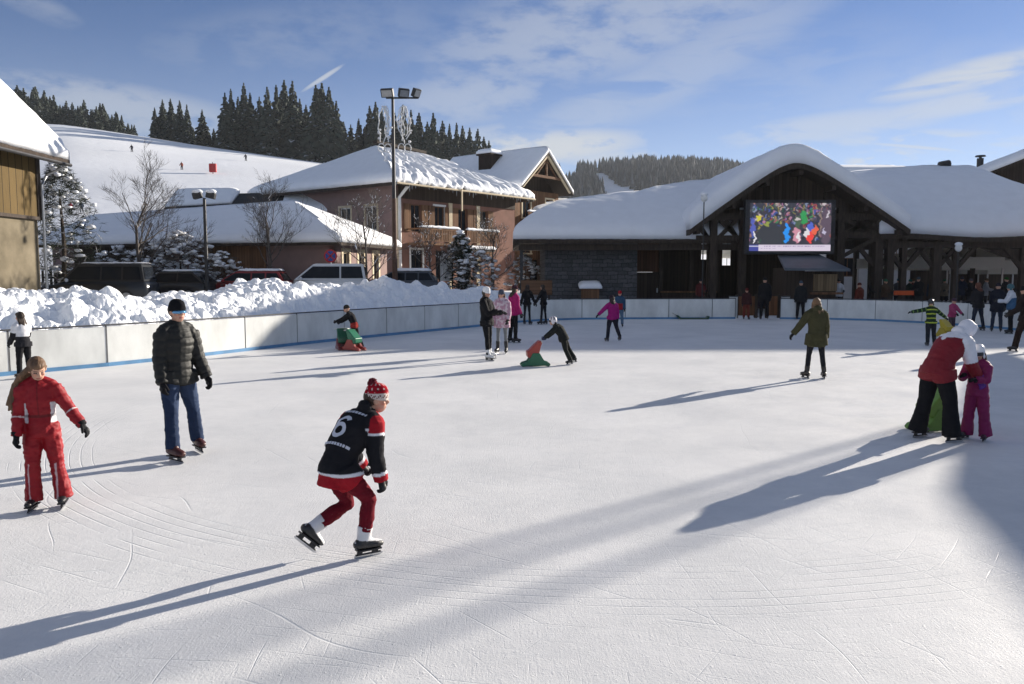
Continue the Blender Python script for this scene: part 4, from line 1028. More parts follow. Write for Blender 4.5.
# ---------------------------------------------------------------- trees
def snowy_needles(name, dark, snow_amt):
    """needles with snow lying on what faces up"""
    if name in MATS: return MATS[name]
    m=bpy.data.materials.new(name); nt,N,L,B=nodes(m); B.inputs['Roughness'].default_value=.85; B.inputs['Specular IOR Level'].default_value=.15
    ge=N.new('ShaderNodeNewGeometry'); at_=N.new('ShaderNodeAttribute'); at_.attribute_name='dye'
    L.new(at_.outputs['Color'],B.inputs['Base Color']); MATS[name]=m; return m
M_NEEDLE=snowy_needles('conifer_needles',(.02,.03,.02),.3)
M_BARK=pm('bark',(.055,.042,.034),.9,.35,8,bump=.5,bscale=25)
M_BARKG=pm('grey_bark',(.10,.085,.075),.9,.3,8,bump=.4,bscale=30)
class TM:
    """triangle soup with a colour per face corner vertex"""
    def __init__(s): s.v=[]; s.f=[]; s.c=[]
    def face(s,pts,col):
        b=len(s.v); s.v+= [tuple(p) for p in pts]; s.f.append(tuple(range(b,b+len(pts)))); s.c+=[col]*len(pts)
    def mesh(s,name):
        me=bpy.data.meshes.new(name); me.from_pydata(s.v,[],s.f); c=np.ones((len(s.v),4)); c[:,:3]=s.c
        a=me.color_attributes.new('dye','FLOAT_COLOR','POINT'); a.data.foreach_set('color',c.ravel()); me.materials.append(M_NEEDLE); return me
def conifer_crown(seed, tiers=26, per=13, snow=.30, wid=.17):
    """unit-height spruce crown: drooping fans of needle sprays, snow lying on some"""
    q=random.Random(seed); t=TM()
    for i in range(tiers):
        h=.06+.93*(i/(tiers-1))**.92; r0=wid*(1-h)**.85*q.uniform(.78,1.12)+.006
        n=max(4,int(per*(1-h*.6)))
        for k in range(n):
            a=2*math.pi*(k+q.random()*.9)/n+i*1.7; r=r0*q.uniform(.62,1.22); dr=r*q.uniform(.35,.62)
            d=V((math.cos(a),math.sin(a),0)); sd=V((-d.y,d.x,0))
            b=V((0,0,h)); tip=b+d*r-V((0,0,dr)); mid=b+d*r*.55-V((0,0,dr*.28))
            w=r*q.uniform(.22,.36)+.003
            g=q.uniform(.7,1.35); dk=(.026*g,.034*g,.027*g)
            col=dk
            hang=V((0,0,-.018-.02*q.random()))
            t.face([b,mid+sd*w,tip,mid-sd*w],dk)
            t.face([mid+sd*w,mid+sd*w*.9+hang*1.4,tip+hang,tip],dk); t.face([mid-sd*w,tip,tip+hang,mid-sd*w*.9+hang*1.4],dk)
            if q.random()<snow:
                s=q.uniform(.5,.8); up=V((0,0,.003)); wv=.26+.30*q.random(); c=(wv,wv*1.03,wv*1.08); o_=mid*.35+b*.65
                t.face([o_+up,mid+sd*w*s+up,mid*.3+tip*.7+up,mid-sd*w*s+up],c)
    return t
def conifer_meshes():
    out=[]
    for i in range(6):
        me=conifer_crown(100+i,tiers=22+i%3*3,per=12+i%2*2,snow=(.42,.30,.50,.40,.26,.46)[i],wid=(.155,.18,.14,.20,.165,.15)[i]).mesh('spruce_crown')
        bm=new(); loft(bm,[(0,0,-.03),(0,0,.3),(0,0,.97)],[.013,.010,.002],seg=7); tr=bmme(bm); tr.materials.append(M_BARK); out.append((me,tr))
    return out
CM=[]
def spruce(p, h, k, label, group, wide=1.0, rz=0):
    t=empty('spruce_tree',p,rz,label,'tree',group)
    for nm,me in (('crown',CM[k][0]),('trunk',CM[k][1])):
        o=bpy.data.objects.new(nm,me); link(o,t); o.scale=(h*wide*1.3,h*wide*1.3,h)
    return t
ORD=['first','second','third','fourth','fifth','sixth','seventh','eighth','ninth','tenth','eleventh','twelfth','thirteenth','fourteenth','fifteenth','sixteenth','seventeenth','eighteenth','nineteenth','twentieth']+['twenty-'+w for w in ('first','second','third','fourth','fifth','sixth','seventh','eighth','ninth')]+['thirtieth']
def hill_trees():
    global CM
    CM=conifer_meshes(); q=random.Random(11)
    def row(lst, where, group, Y0, dY):
        lst=sorted(lst)
        for i,(px,yt,wd) in enumerate(lst):
            Y=Y0+q.uniform(-dY,dY); b=at(px,200,Y); z=slope_z(b.x,Y)-.4; top=at(px,yt,Y).z; p=V((b.x,Y,z))
            spruce(p,top-z,q.randrange(6),'snow-dusted spruce, %s from left %s'%(ORD[i],where),group,wd,q.uniform(0,6))
    # clump at the head of the slope
    row([(158,107,1.1),(166,99,1.15),(174,98,1.0),(183,100,1.1),(190,104,1.1)],'in the clump on the slope crest','spruces in the clump on the slope crest',252,4)
    row([(205,109,1.2),(216,128,1.3),(196,128,1.2),(212,133,1.2)],'among low trees right of the crest clump','low spruces beside the clump',254,4)
    row([(228,92,1.0),(234,88,1.0),(241,96,1.0),(247,82,1.05),(253,92,1.1),(262,96,1.0),(270,86,1.0),(279,84,1.05),(287,79,1.15),(295,80,1.1),(302,98,1.0),(308,104,1.0),(318,84,1.05),(324,82,1.1),(331,86,1.0),(338,100,1.0),(258,108,1.2),(314,112,1.2)],'in the tall row on the crest','tall spruces in the row on the crest',250,7)
    row([(345,121,1.2),(352,124,1.2),(360,118,1.1),(371,105,1.0),(377,101,1.0),(383,108,1.1),(343,135,1.3),(366,126,1.2)],'between tall row and floodlight mast','spruces left of the mast',256,6)
    row([(404,104,1.0),(412,109,1.0),(420,112,1.1),(428,121,1.1),(434,112,1.0),(443,120,1.1),(450,123,1.0),(457,122,1.0),(463,125,1.1),(470,127,1.1),(478,128,1.0),(438,130,1.2),(484,136,1.1),(416,124,1.2),(396,112,1.0),(447,134,1.2),(489,140,1.2),(475,140,1.2)],'above the big lit roof','spruces above the big lit roof',258,6)
    # distant edge of the wood on the left
    lst=[]
    for i in range(38):
        px=24+i*3.05+q.uniform(-1.2,1.2); yt=interp(px,[(20,88),(35,89),(60,100),(100,106),(120,114),(140,130)])+q.uniform(-6,7); lst.append((px,yt,1.35))
    lst=sorted(lst)
    for i,(px,yt,wd) in enumerate(lst):
        Y=300+q.uniform(-6,14); b=at(px,200,Y); z=slope_z(b.x,Y)-.6; top=at(px,yt,Y).z
        spruce(V((b.x,Y,z)),max(top-z,4),q.randrange(6),'small far spruce in the wood edge along the crest at the far left','spruces in the wood edge at the far left',wd,q.uniform(0,6))
    # far wooded hill: one mass
    t=TM(); q=random.Random(5); cnt=0
    for k in range(15000):
        px=q.uniform(440,900) if q.random()<.9 else q.uniform(900,1400); Y=q.uniform(400,775)
        x=(px-512)/FPX*Y; z=fhill_z(x,Y); d=at(px,0,Y); py=342-FPX*0
        # clearings: the snowy pistes seen between the roofs
        yy=272-(z-CAM_H)/Y*FPX
        nz=noise.noise(V((px*.07,yy*.11,2)))*7
        if 584+(yy-174)*.8+nz<px<597+(yy-174)*1.5+nz and yy>175: continue
        if 560<px<576 and 176<yy<188: continue
        if 600<px<648 and yy>188: 
            if q.random()<.75: continue
        h=q.uniform(8,15); r=h*q.uniform(.17,.25); g=q.uniform(.6,1.3); fr=q.random()
        for j in range(3):
            zb=z+h*(.08+.27*j)-.5; zt=z+h*(.52+.24*j); rr=r*(1-.27*j); n=6; a0=q.random()*6
            sn=fr*.05+.012
            c=(.012*g+sn*.7,.021*g+sn*.75,.023*g+sn*.9)
            for m in range(n):
                a=a0+2*math.pi*m/n; b=a0+2*math.pi*(m+1)/n
                cc=c if q.random()>.16 else (c[0]+.045,c[1]+.05,c[2]+.06)
                t.face([(x+rr*math.cos(a),Y+rr*math.sin(a),zb),(x+rr*math.cos(b),Y+rr*math.sin(b),zb),(x,Y,zt)],cc)
        cnt+=1
    me=t.mesh('distant_forest'); o=bpy.data.objects.new('distant_forest',me); link(o); tag(o,'dark snow-dusted conifer forest covering the far hill','forest',kind='stuff')
def bare_tree(p, h, seed, label, spread=.5, trunk=.012, snow=.25, levels=5, group='bare trees round the car park', straight=.3, low=.25, pollard=0):
    q=random.Random(seed); t=empty('bare_tree',p,q.uniform(0,6),label,'tree',group)
    bt=new(); bc=new(); bs=new()
    def snowlump(a,b,r):
        d=b-a; up=V((0,0,r*.8)); loft(bs,[a+up,(a+b)/2+up*1.25,b+up],[r*.7,r*1.0,r*.5],seg=6)
    def grow(a,d,L,r,lv):
        n=4 if lv<2 else 3; pts=[a]; rad=[r]; 
        for i in range(n):
            d=(d+V((q.gauss(0,.13),q.gauss(0,.13),q.gauss(0,.06)+.13*(lv>0)))).normalized(); pts.append(pts[-1]+d*L/n); rad.append(r*(1-.5*(i+1)/n))
        loft(bt if lv<2 else bc,pts,rad,seg=8 if lv<2 else 4,cap=False)
        if lv>=1 and q.random()<snow*(.35 if lv>2 else 1):
            i=q.randrange(n); snowlump(pts[i],pts[i+1],max(r*1.2,.014))
        if lv>=levels: return
        kids=(q.randint(5,6) if lv else int(9+4*spread)) if lv<3 else q.randint(3,5)
        for k in range(kids):
            f=(low+(1-low)*(k+q.random())/kids) if lv==0 else q.uniform(.3,1.0)
            i=min(int(f*n),n-1); b=pts[i].lerp(pts[i+1],f*n-i)
            ax=V((q.gauss(0,1),q.gauss(0,1),q.gauss(0,.35))); ax=(ax-d*ax.dot(d)).normalized()
            ang=R(q.uniform(24,50)) if lv else R(q.uniform(26,52))*(.6+spread)
            nd=(d*math.cos(ang)+ax*math.sin(ang)).normalized()
            ln=L*(q.uniform(.42,.62) if lv else q.uniform(.30,.5)*(1.15-.6*f+spread*.4)); 
            grow(b,nd,ln,max(rad[i]*q.uniform(.40,.56),.0055),lv+1)
    grow(V((0,0,-.1)),V((0,0,1)),h*.64,h*trunk,0)
    mesh_obj('trunk',bt,M_BARKG,t,smooth=True)
    for f in bs.faces: f.material_index=1
    tmp=bmme(bs); bc.from_mesh(tmp); bpy.data.meshes.remove(tmp)
    mesh_obj('crown',bc,[M_BARKG,M_SNOW],t)
    return t
def snow_tree(p, h, seed, label, wide=.35, snow=.5, twig=True, group='snow-laden trees and shrubs', dark=(.03,.028,.02)):
    """small broadleaf or thuja loaded with snow: crown of sprays with snow pads"""
    q=random.Random(seed); t=empty('snowy_shrub',p,0,label,'shrub',group)
    bm=new(); loft(bm,[(0,0,-.1),(.02*h,0,h*.4),(0,.01*h,h*.8)],[h*.02,h*.014,h*.006],seg=7); mesh_obj('trunk',bm,M_BARK,t)
    tm=TM(); bs=new(); N_=int(300*max(1,(h/2.2)**1.7)); lf=min(.16,h*.06)
    for k in range(N_):
        z=h*q.random()**.8; rr=wide*h*math.sin(math.pi*min(1,(z/h)*.8+.2))**.7*q.uniform(.35,1.15)*(1+.25*noise.noise(V((z*1.3,k%7,seed)))); a=q.random()*6.283
        c=V((rr*math.cos(a),rr*math.sin(a),z)); g=q.uniform(.6,1.6); col=tuple(x*g for x in dark)
        if q.random()<.17: col=(.42,.43,.45)
        for j in range(3):
            d=V((q.gauss(0,1),q.gauss(0,1),q.gauss(0,.6))).normalized()*lf*(1.5 if twig else 1); e=V((q.gauss(0,1),q.gauss(0,1),q.gauss(0,1))).normalized()*lf*(.10 if twig else .3)
            tm.face([c-d,c+e,c+d,c-e],col)
        if q.random()<snow*.28:
            s=lf*q.uniform(.45,1.15); vs=ball(bs,c+V((0,0,s*.3)),(s*q.uniform(.9,1.5),s*q.uniform(.9,1.5),s*.55),1)
            for v in vs: v.co+=V((noise.noise(v.co*9),noise.noise(v.co*9+V((5,0,0))),noise.noise(v.co*9+V((0,7,0)))))*s*.4
    me=tm.mesh('crown'); me.materials.append(M_SNOW)
    for f in bs.faces: f.material_index=1; f.smooth=True
    tmp=bmme(bs); b2=new(); b2.from_mesh(me); b2.from_mesh(tmp); b2.to_mesh(me); b2.free(); bpy.data.meshes.remove(tmp)
    o=bpy.data.objects.new('crown',me); link(o,t); return t
# ---------------------------------------------------------------- buildings
def snow_patch(name, parent, fn, nu, nv, th, edges=(1,1,1,1), lip=.45, rag=.0, seed=0, mat=None, under=.02):
    """blanket of snow on a roof surface fn(u,v) -> point; rounded where an edge is free (u0,u1,v0,v1)"""
    us=np.linspace(0,1,nu); vs_=np.linspace(0,1,nv)
    B=[[V(fn(u,v)) for v in vs_] for u in us]
    LU=sum((B[i+1][nv//2]-B[i][nv//2]).length for i in range(nu-1)); LV=sum((B[nu//2][j+1]-B[nu//2][j]).length for j in range(nv-1))
    top=[];bot=[]; verts=[]; w=th*1.25
    def prof(d): x=min(max(d/w,0),1); return lip+(1-lip)*math.sqrt(max(0,1-(1-x)**2))
    for i,u in enumerate(us):
        for j,v in enumerate(vs_):
            d=1e9
            if edges[0]: d=min(d,u*LU)
            if edges[1]: d=min(d,(1-u)*LU)
            if edges[2]: d=min(d,v*LV)
            if edges[3]: d=min(d,(1-v)*LV)
            b=B[i][j]; t=th*prof(d)
            t*=1+.10*noise.noise(V((b.x*.45+seed,b.y*.45,b.z*.2)))+.035*noise.noise(V((b.x*2+seed,b.y*2,0)))
            if rag and d<.35: t*=1+rag*noise.noise(V((b.x*3.1,b.y*3.1,seed)))
            verts.append(b+V((0,0,under))); top.append(b+V((0,0,t)))
    n=nu*nv; verts+=top
    if rag:
        for i in range(nu):
            for j in range(nv):
                if (edges[2] and j==0) or (edges[3] and j==nv-1):
                    b=B[i][j]; verts[i*nv+j]+=V((0,0,-abs(rag*.35*noise.noise(V((b.x*2.3,b.y*2.3,seed+3))))))
    f=[]; idx=lambda i,j:i*nv+j
    for i in range(nu-1):
        for j in range(nv-1):
            f.append((n+idx(i,j),n+idx(i+1,j),n+idx(i+1,j+1),n+idx(i,j+1))); f.append((idx(i,j),idx(i,j+1),idx(i+1,j+1),idx(i+1,j)))
    for i in range(nu-1):
        f.append((idx(i,0),idx(i+1,0),n+idx(i+1,0),n+idx(i,0))); f.append((idx(i+1,nv-1),idx(i,nv-1),n+idx(i,nv-1),n+idx(i+1,nv-1)))
    for j in range(nv-1):
        f.append((idx(0,j+1),idx(0,j),n+idx(0,j),n+idx(0,j+1))); f.append((idx(nu-1,j),idx(nu-1,j+1),n+idx(nu-1,j+1),n+idx(nu-1,j)))
    bm=new(); bv=[bm.verts.new(v) for v in verts]
    for q in f: bm.faces.new([bv[k] for k in q])
    bmesh.ops.remove_doubles(bm,verts=bm.verts,dist=.002); bmesh.ops.recalc_face_normals(bm,faces=bm.faces)
    return mesh_obj(name,bm,mat or M_SNOW,parent,smooth=True)
def bil(a,b,c,d):
    """bilinear patch a(0,0) b(1,0) c(1,1) d(0,1)"""
    a,b,c,d=map(V,(a,b,c,d))
    return lambda u,v:(a*(1-u)+b*u)*(1-v)+(d*(1-u)+c*u)*v
def slab(name,parent,fn,nu,nv,th,mat):
    """roof deck of thickness th below fn"""
    us=np.linspace(0,1,nu); vs_=np.linspace(0,1,nv); verts=[V(fn(u,v)) for u in us for v in vs_]; n=len(verts); verts+= [v-V((0,0,th)) for v in verts]
    bm=new(); bv=[bm.verts.new(v) for v in verts]; idx=lambda i,j:i*nv+j
    for i in range(nu-1):
        for j in range(nv-1):
            bm.faces.new([bv[k] for k in (idx(i,j),idx(i+1,j),idx(i+1,j+1),idx(i,j+1))]); bm.faces.new([bv[n+k] for k in (idx(i,j),idx(i,j+1),idx(i+1,j+1),idx(i+1,j))])
    for i in range(nu-1):
        for j in (0,nv-1): bm.faces.new([bv[k] for k in (idx(i,j),idx(i+1,j),n+idx(i+1,j),n+idx(i,j))])
    for j in range(nv-1):
        for i in (0,nu-1): bm.faces.new([bv[k] for k in (idx(i,j),idx(i,j+1),n+idx(i,j+1),n+idx(i,j))])
    bmesh.ops.remove_doubles(bm,verts=bm.verts,dist=.002); bmesh.ops.recalc_face_normals(bm,faces=bm.faces)
    return mesh_obj(name,bm,mat,parent)
def wall_holes(bm, M, W, H, th, holes, z0=0):
    """wall in the plane of matrix M (x along, z up, y inward) with openings (x0,x1,z0,z1)"""
    xs=sorted({0,W}|{h[0] for h in holes}|{h[1] for h in holes}); zs=sorted({z0,H}|{h[2] for h in holes}|{h[3] for h in holes})
    for i in range(len(xs)-1):
        for j in range(len(zs)-1):
            cx=(xs[i]+xs[i+1])/2; cz=(zs[j]+zs[j+1])/2
            if any(h[0]<cx<h[1] and h[2]<cz<h[3] for h in holes): continue
            c=M@V((cx,th/2,cz)); box(bm,c,(xs[i+1]-xs[i],th,zs[j+1]-zs[j]),M.to_3x3())
def window(parent, M, x0,x1,z0,z1, fmat, glass=None, depth=.12, bars=1, surround=None, sw=.14, door=False, name=None):
    bm=new(); R3=M.to_3x3()
    def b(a0,a1,c0,c1,y0,y1): box(bm,M@V(((a0+a1)/2,(y0+y1)/2,(c0+c1)/2)),(a1-a0,y1-y0,c1-c0),R3)
    f=.07; y0,y1=depth-.03,depth+.04
    b(x0,x0+f,z0,z1,y0,y1); b(x1-f,x1,z0,z1,y0,y1); b(x0+f,x1-f,z1-f,z1,y0,y1); b(x0+f,x1-f,z0,z0+f,y0,y1)
    for k in range(bars): xc=x0+(x1-x0)*(k+1)/(bars+1); b(xc-.025,xc+.025,z0+f,z1-f,y0+.01,y1-.01)
    w=mesh_obj(name or ('door' if door else 'window'),bm,fmat,parent)
    bm=new(); box(bm,M@V(((x0+x1)/2,depth+.02,(z0+z1)/2)),(x1-x0-2*f,.012,z1-z0-2*f),R3); mesh_obj('pane',bm,glass or M_GLASS,w)
    if surround is not None:
        bm=new(); s=sw
        b(x0-s,x0,z0-.0,z1+s,-.035,.06); b(x1,x1+s,z0-.0,z1+s,-.035,.06); b(x0,x1,z1,z1+s,-.035,.06); b(x0-s-.05,x1+s+.05,z0-.1,z0,-.08,.06)
        mesh_obj('frame',bm,surround,w)
    return w
def root(name,p,rz,label,cat='building',group=None): return empty(name,p,R(rz),label,cat,group)
def T(x=0,y=0,z=0,rz=0): return Matrix.Translation((x,y,z))@Matrix.Rotation(R(rz),4,'Z')
M_PINK=pm('pink_render',(.205,.105,.078),.9,.12,1.5,bump=.2,bscale=40)
M_MAUVE=pm('mauve_render',(.25,.17,.155),.9,.10,1.2,bump=.2,bscale=40)
M_CREAM=pm('cream_stone_trim',(.62,.52,.36),.8,.1,5)
M_CONC=pm('weathered_render',(.125,.103,.066),.9,.25,.9,bump=.25,bscale=18,c2=(.185,.155,.105))
M_OCHRE=planks('ochre_slats',(.30,.19,.075),.30,'Y',gap=.10)
M_STONE=stone_mat('grey_slate_stone',(.10,.10,.105),(.055,.056,.06),(.028,.028,.028))
M_WHITEWALL=pm('white_house_render',(.55,.55,.55),.85,.06,2)
M_ROOFMETAL=pm('blue_grey_sheet_roof',(.10,.12,.145),.5,.1,3,spec=.4)
M_SLATEROOF=pm('dark_slate_roof',(.035,.037,.04),.8,.2,5)  # bare slate in its own dark colour
def cloth_mat():
    m=bpy.data.materials.new('white_tent_cloth'); nt,N,L,B=nodes(m); B.inputs['Base Color'].default_value=(.75,.75,.73,1); B.inputs['Roughness'].default_value=.7
    tr=N.new('ShaderNodeBsdfTranslucent'); tr.inputs[0].default_value=(.8,.78,.70,1); mx=N.new('ShaderNodeMixShader'); mx.inputs[0].default_value=.45
    o=N['Material Output']; L.new(B.outputs[0],mx.inputs[1]); L.new(tr.outputs[0],mx.inputs[2]); L.new(mx.outputs[0],o.inputs[0]); return m
M_TENT=cloth_mat()

def barn():
    t=root('barn',(-18.9,10,.4),90,'tall barn with ochre slatted upper wall and thick snow roof at the left edge')
    # local x runs away from the camera, local y into the building
    bx('wall',M_CONC,t,0,22,0,9,0,3.92)
    bx('slatted_wall',M_OCHRE_X,t,0,21.95,-.10,8.9,3.93,7.0)
    bm=new(); bbox(bm,0,22.1,-.16,.1,3.80,3.93); bbox(bm,21.88,22.12,-.14,.1,3.94,7.0); mesh_obj('trim',bm,M_BEAM,t)
    fn=bil((0,-1.0,6.25),(22.75,-1.0,6.25),(22.75,6,13.4),(0,6,13.4))
    slab('roof',t,fn,2,2,.22,M_DARKWOOD)
    snow_patch('roof_snow',t,fn,100,44,.75,(0,1,1,0),.5,.12,3)
    bm=new(); loft(bm,[(0,-1.05,6.05),(22.7,-1.05,6.05)],[.07,.07],seg=8); mesh_obj('gutter',bm,M_METAL,t)
    bm=new(); loft(bm,[(22.45,-1.0,6.0),(22.35,-.25,5.6),(22.05,-.22,5.2),(22.05,-.22,.2)],[.055]*4,seg=8); mesh_obj('downpipe',bm,M_GREYMETAL,t)
M_OCHRE_X=planks('ochre_slats_x',(.105,.07,.026),.42,'X',gap=.05)

def annex():
    L_,Dp=17.56,7.2; t=root('low_house',(-26.4,46,.72),-13.2,'long low pinkish house with a deep blanket of roof snow and cream framed windows')
    H=3.2
    bm=new(); wall_holes(bm,T(),L_,H,.25,[]); bbox(bm,0,.25,.25,Dp,0,H); bbox(bm,.25,L_-.25,Dp-.25,Dp,0,H)
    E=T(L_,0,0,90); holes=[(1.0,1.75,.05,2.5),(3.0,3.75,.7,2.5),(5.1,5.85,.7,2.5)]
    bm2=new(); wall_holes(bm2,E,Dp,H,.25,holes)
    mesh_obj('wall',bm,M_MAUVE,t); mesh_obj('end_wall',bm2,M_MAUVE,t)
    for i,h in enumerate(holes): window(t,E,*h,M_CREAM,bars=0,surround=M_CREAM,sw=.2,door=(i==0))
    bm=new(); bbox(bm,9.2,13.6,-.06,-.005,1.15,3.1); mesh_obj('timber_panel',bm,M_BROWN,t)
    bm=new(); bbox(bm,1.5,7.5,-.05,-.005,.3,2.9); mesh_obj('shed_door',bm,M_DARKWOOD,t)
    o=.7; r=5.15; rl=4.5; hx=L_-4.2
    f1=bil((-o,-o,H-.25),(L_+o,-o,H-.25),(hx,Dp/2,r),(-o,Dp/2,rl)); f2=bil((L_+o,-o,H-.25),(L_+o,Dp+o,H-.25),(hx,Dp/2+.01,r),(hx,Dp/2,r)); f3=bil((L_+o,Dp+o,H-.25),(-o,Dp+o,H-.25),(-o,Dp/2,rl),(hx,Dp/2,r))
    for f,sd,e in ((f1,1,(1,0,1,0)),(f2,2,(0,0,1,0)),(f3,3,(0,1,1,0))):
        slab('roof',t,f,2,2,.15,M_DARKWOOD); snow_patch('roof_snow',t,f,60 if sd!=2 else 36,26,.42,e,.6,.10,sd)
    # dark uncovered upper roof strip behind
    t2=root('slate_roofed_house',(-25,57,.72),-8,'house behind the low pinkish one with a dark slate roof partly bare of snow')
    bx('wall',M_MAUVE,t2,0,12,0,6,0,4.6)
    f=bil((-.5,-.6,4.5),(12.5,-.6,4.5),(12.5,3,7.2),(-.5,3,7.2)); slab('roof',t2,f,2,2,.2,M_SLATEROOF); g=bil((-.5,6.6,4.5),(12.5,6.6,4.5),(12.5,3.01,7.2),(-.5,3.01,7.2)); slab('roof',t2,g,2,2,.2,M_SLATEROOF)
    f=bil((-.5,1.6,6.1),(4.5,1.9,6.35),(4.6,3,7.22),(-.5,3,7.22)); snow_patch('roof_snow',t2,f,20,14,.4,(1,1,1,0),.5,.1,8)
    f=bil((8.7,.6,5.4),(12.4,.9,5.6),(12.5,3,7.22),(8.2,3,7.22)); snow_patch('roof_snow',t2,f,20,14,.4,(1,1,1,0),.5,.1,9)

def hotel():
    t=root('hotel',(-7.5,52,.72),52.3,'two storey pink hotel with timber balconies and heavy roof snow melting at the eaves')
    L_,D_,H=12.6,13.5,7.3
    F=T(); wins=[(1.3,2.3,4.1,5.9),(3.6,4.6,4.1,5.9),(6.0,7.0,4.1,5.9),(8.3,9.3,4.1,5.9),(1.3,2.4,.9,2.9),(3.7,4.8,.9,2.9),(5.9,7.4,.05,2.7)]
    bm=new(); wall_holes(bm,F,L_,H,.3,wins); mesh_obj('front_wall',bm,M_PINK,t)
    G=T(0,D_,0,-90); lw=[(2.0,3.1,4.2,5.8),(5.0,6.1,4.2,5.8),(8,9.1,4.2,5.8),(10.6,11.7,4.2,5.8)]
    bm=new(); wall_holes(bm,G,D_,H,.3,lw); mesh_obj('side_wall',bm,M_MAUVE,t)
    bm=new(); bbox(bm,L_-.3,L_,.3,D_,0,H); bbox(bm,.3,L_-.3,D_-.3,D_,0,H); mesh_obj('rear_wall',bm,M_MAUVE,t)
    for i,h in enumerate(wins): window(t,F,*h,M_BROWN if i<4 else M_BEAM,bars=1,surround=M_WHITEP if i in(1,4) else None,door=(i==6))
    for h in lw: window(t,G,*h,M_WHITEP,bars=1,surround=M_CREAM)
    # shutters, balconies, pilaster strips, signs
    for x0,x1,z0,z1 in wins[:4]:
        for xs in (x0-.62,x1+.02):
            bm=new(); bbox(bm,xs,xs+.6,-.07,-.01,z0,z1); mesh_obj('shutter',bm,M_BROWN,t)
    for x in (.02,5.0,8.0): bx('pilaster',M_CREAM,t,x,x+.35,-.09,-.002,0,6.2)
    bm=new(); bbox(bm,.2,L_,-.06,-.003,6.2,7.25); mesh_obj('timber_band',bm,M_DARKWOOD,t)
    def balcony(x0,x1,z,d=1.2):
        bm=new(); bbox(bm,x0,x1,-d,-.01,z-.14,z); bbox(bm,x0,x1,-d,-d+.08,z+.85,z+.97); bbox(bm,x0,x1,-d,-d+.06,z+.10,z+.18)
        x=x0+.04
        while x<x1-.05: bbox(bm,x,x+.11,-d+.012,-d+.05,z+.19,z+.84); x+=.17
        for xs in (x0,x1-.08): bbox(bm,xs,xs+.08,-d+.09,-.01,z+.85,z+.95)
        b=mesh_obj('balcony',bm,M_BROWN,t)
        f=bil((x0,-d-.03,z+.97),(x1,-d-.03,z+.97),(x1,-d+.12,z+.97),(x0,-d+.12,z+.97)); snow_patch('snow',b,f,30,8,.22,(1,1,1,1),.4,.2,x0)
    balcony(1.0,4.9,3.35); balcony(5.6,9.2,3.35)
    bm=new(); bbox(bm,5.4,8.2,-1.6,-.02,2.85,3.0); c=mesh_obj('porch_roof',bm,M_BEAM,t)
    snow_patch('snow',c,bil((5.3,-1.65,3.0),(8.3,-1.65,3.0),(8.3,-1.25,3.0),(5.3,-1.25,3.0)),24,12,.28,(1,1,1,1),.5,.1,4)
    bm=new(); bbox(bm,6.2,7.9,-1.66,-1.61,2.45,2.83); mesh_obj('signboard',bm,M_BROWN,t)
    beams('porch_post',M_BEAM,t,[((x,-1.5,0),(x,-1.5,2.85),.14) for x in (5.5,8.0)])
    # hip roof
    o=1.1; e=H-.25; rz=10.2; y0=D_/2; xa=4.6; xb=L_-3
    fF=bil((-o,-o,e),(L_+o,-o,e),(xb,y0,rz),(xa,y0,rz)); fL=bil((-o,D_+o,e),(-o,-o,e),(xa,y0,rz),(xa,y0+.01,rz)); fB=bil((L_+o,D_+o,e),(-o,D_+o,e),(xa,y0+.01,rz),(xb,y0+.01,rz)); fR=bil((L_+o,-o,e),(L_+o,D_+o,e),(xb,y0,rz),(xb,y0-.01,rz))
    for k,f in enumerate((fF,fL,fB,fR)):
        slab('roof',t,f,2,2,.2,M_BEAM)
    def rough(f,amp,sd):
        def g(u,v):
            p=f(u,v); p.z+=amp*(noise.noise(V((u*26,v*5,sd)))+.5*noise.noise(V((u*60,v*14,sd))))*min(1,6*(1-v)); return p
        return g
    snow_patch('roof_snow',t,rough(fF,.30,2),130,50,.55,(0,0,1,0),.55,.35,2)
    snow_patch('roof_snow',t,fL,60,36,.55,(0,0,1,0),.6,.10,5); snow_patch('roof_snow',t,fB,20,10,.5,(0,0,1,0)); snow_patch('roof_snow',t,fR,20,10,.5,(0,0,1,0))
    bm=new(); beam(bm,(xa-.1,y0,rz+.78),(xb+.1,y0,rz+.60),.5,.20); mesh_obj('ridge_board',bm,M_BEAM,t)
    bm=new(); q=random.Random(8); x=-o+.1
    while x<L_+o:
        l=q.uniform(.12,.55); loft(bm,[(x,-o-.02,e+.03),(x+.01,-o-.02,e+.03-l)],[.035,.006],seg=5); x+=q.uniform(.16,.5)
    mesh_obj('icicles',bm,pm('ice_hanging',(.7,.75,.8),.15,.05,6,spec=.6,trans=.5),t)
    bm=new(); loft(bm,[(-.95,-o-.08,e-.05),(L_+o,-o-.08,e-.05)],[.06,.06],seg=8); mesh_obj('gutter',bm,M_CREAM,t)
    bm=new(); loft(bm,[(.25,-.9,e-.1),(.2,-.12,e-.8),(.2,-.12,.1)],[.11,.11,.11],seg=8); mesh_obj('downpipe',bm,M_WHITEP,t)
    # star and garland of the town's winter decoration under the eaves
    bm=new(); bbox(bm,4.95,5.05,-1.32,-1.24,5.6,7.1); mesh_obj('hanging_bar',bm,M_CREAM,t)
    # gabled wing
    g=root('gabled_chalet',(-7.5+.61*15.3-.79*2, 52+.79*15.3+.61*2, .72),52.3,'steep gabled chalet wing with carved timber gable next to the pink hotel')
    W=6.2; gp_=11.35; ev=8.2
    Fg=T(); gw=[(1.0,2.1,5.9,7.6),(4.3,5.4,5.9,7.6),(1.0,2.1,3.0,4.6),(4.3,5.4,3.0,4.6),(2.0,4.5,.2,2.5)]
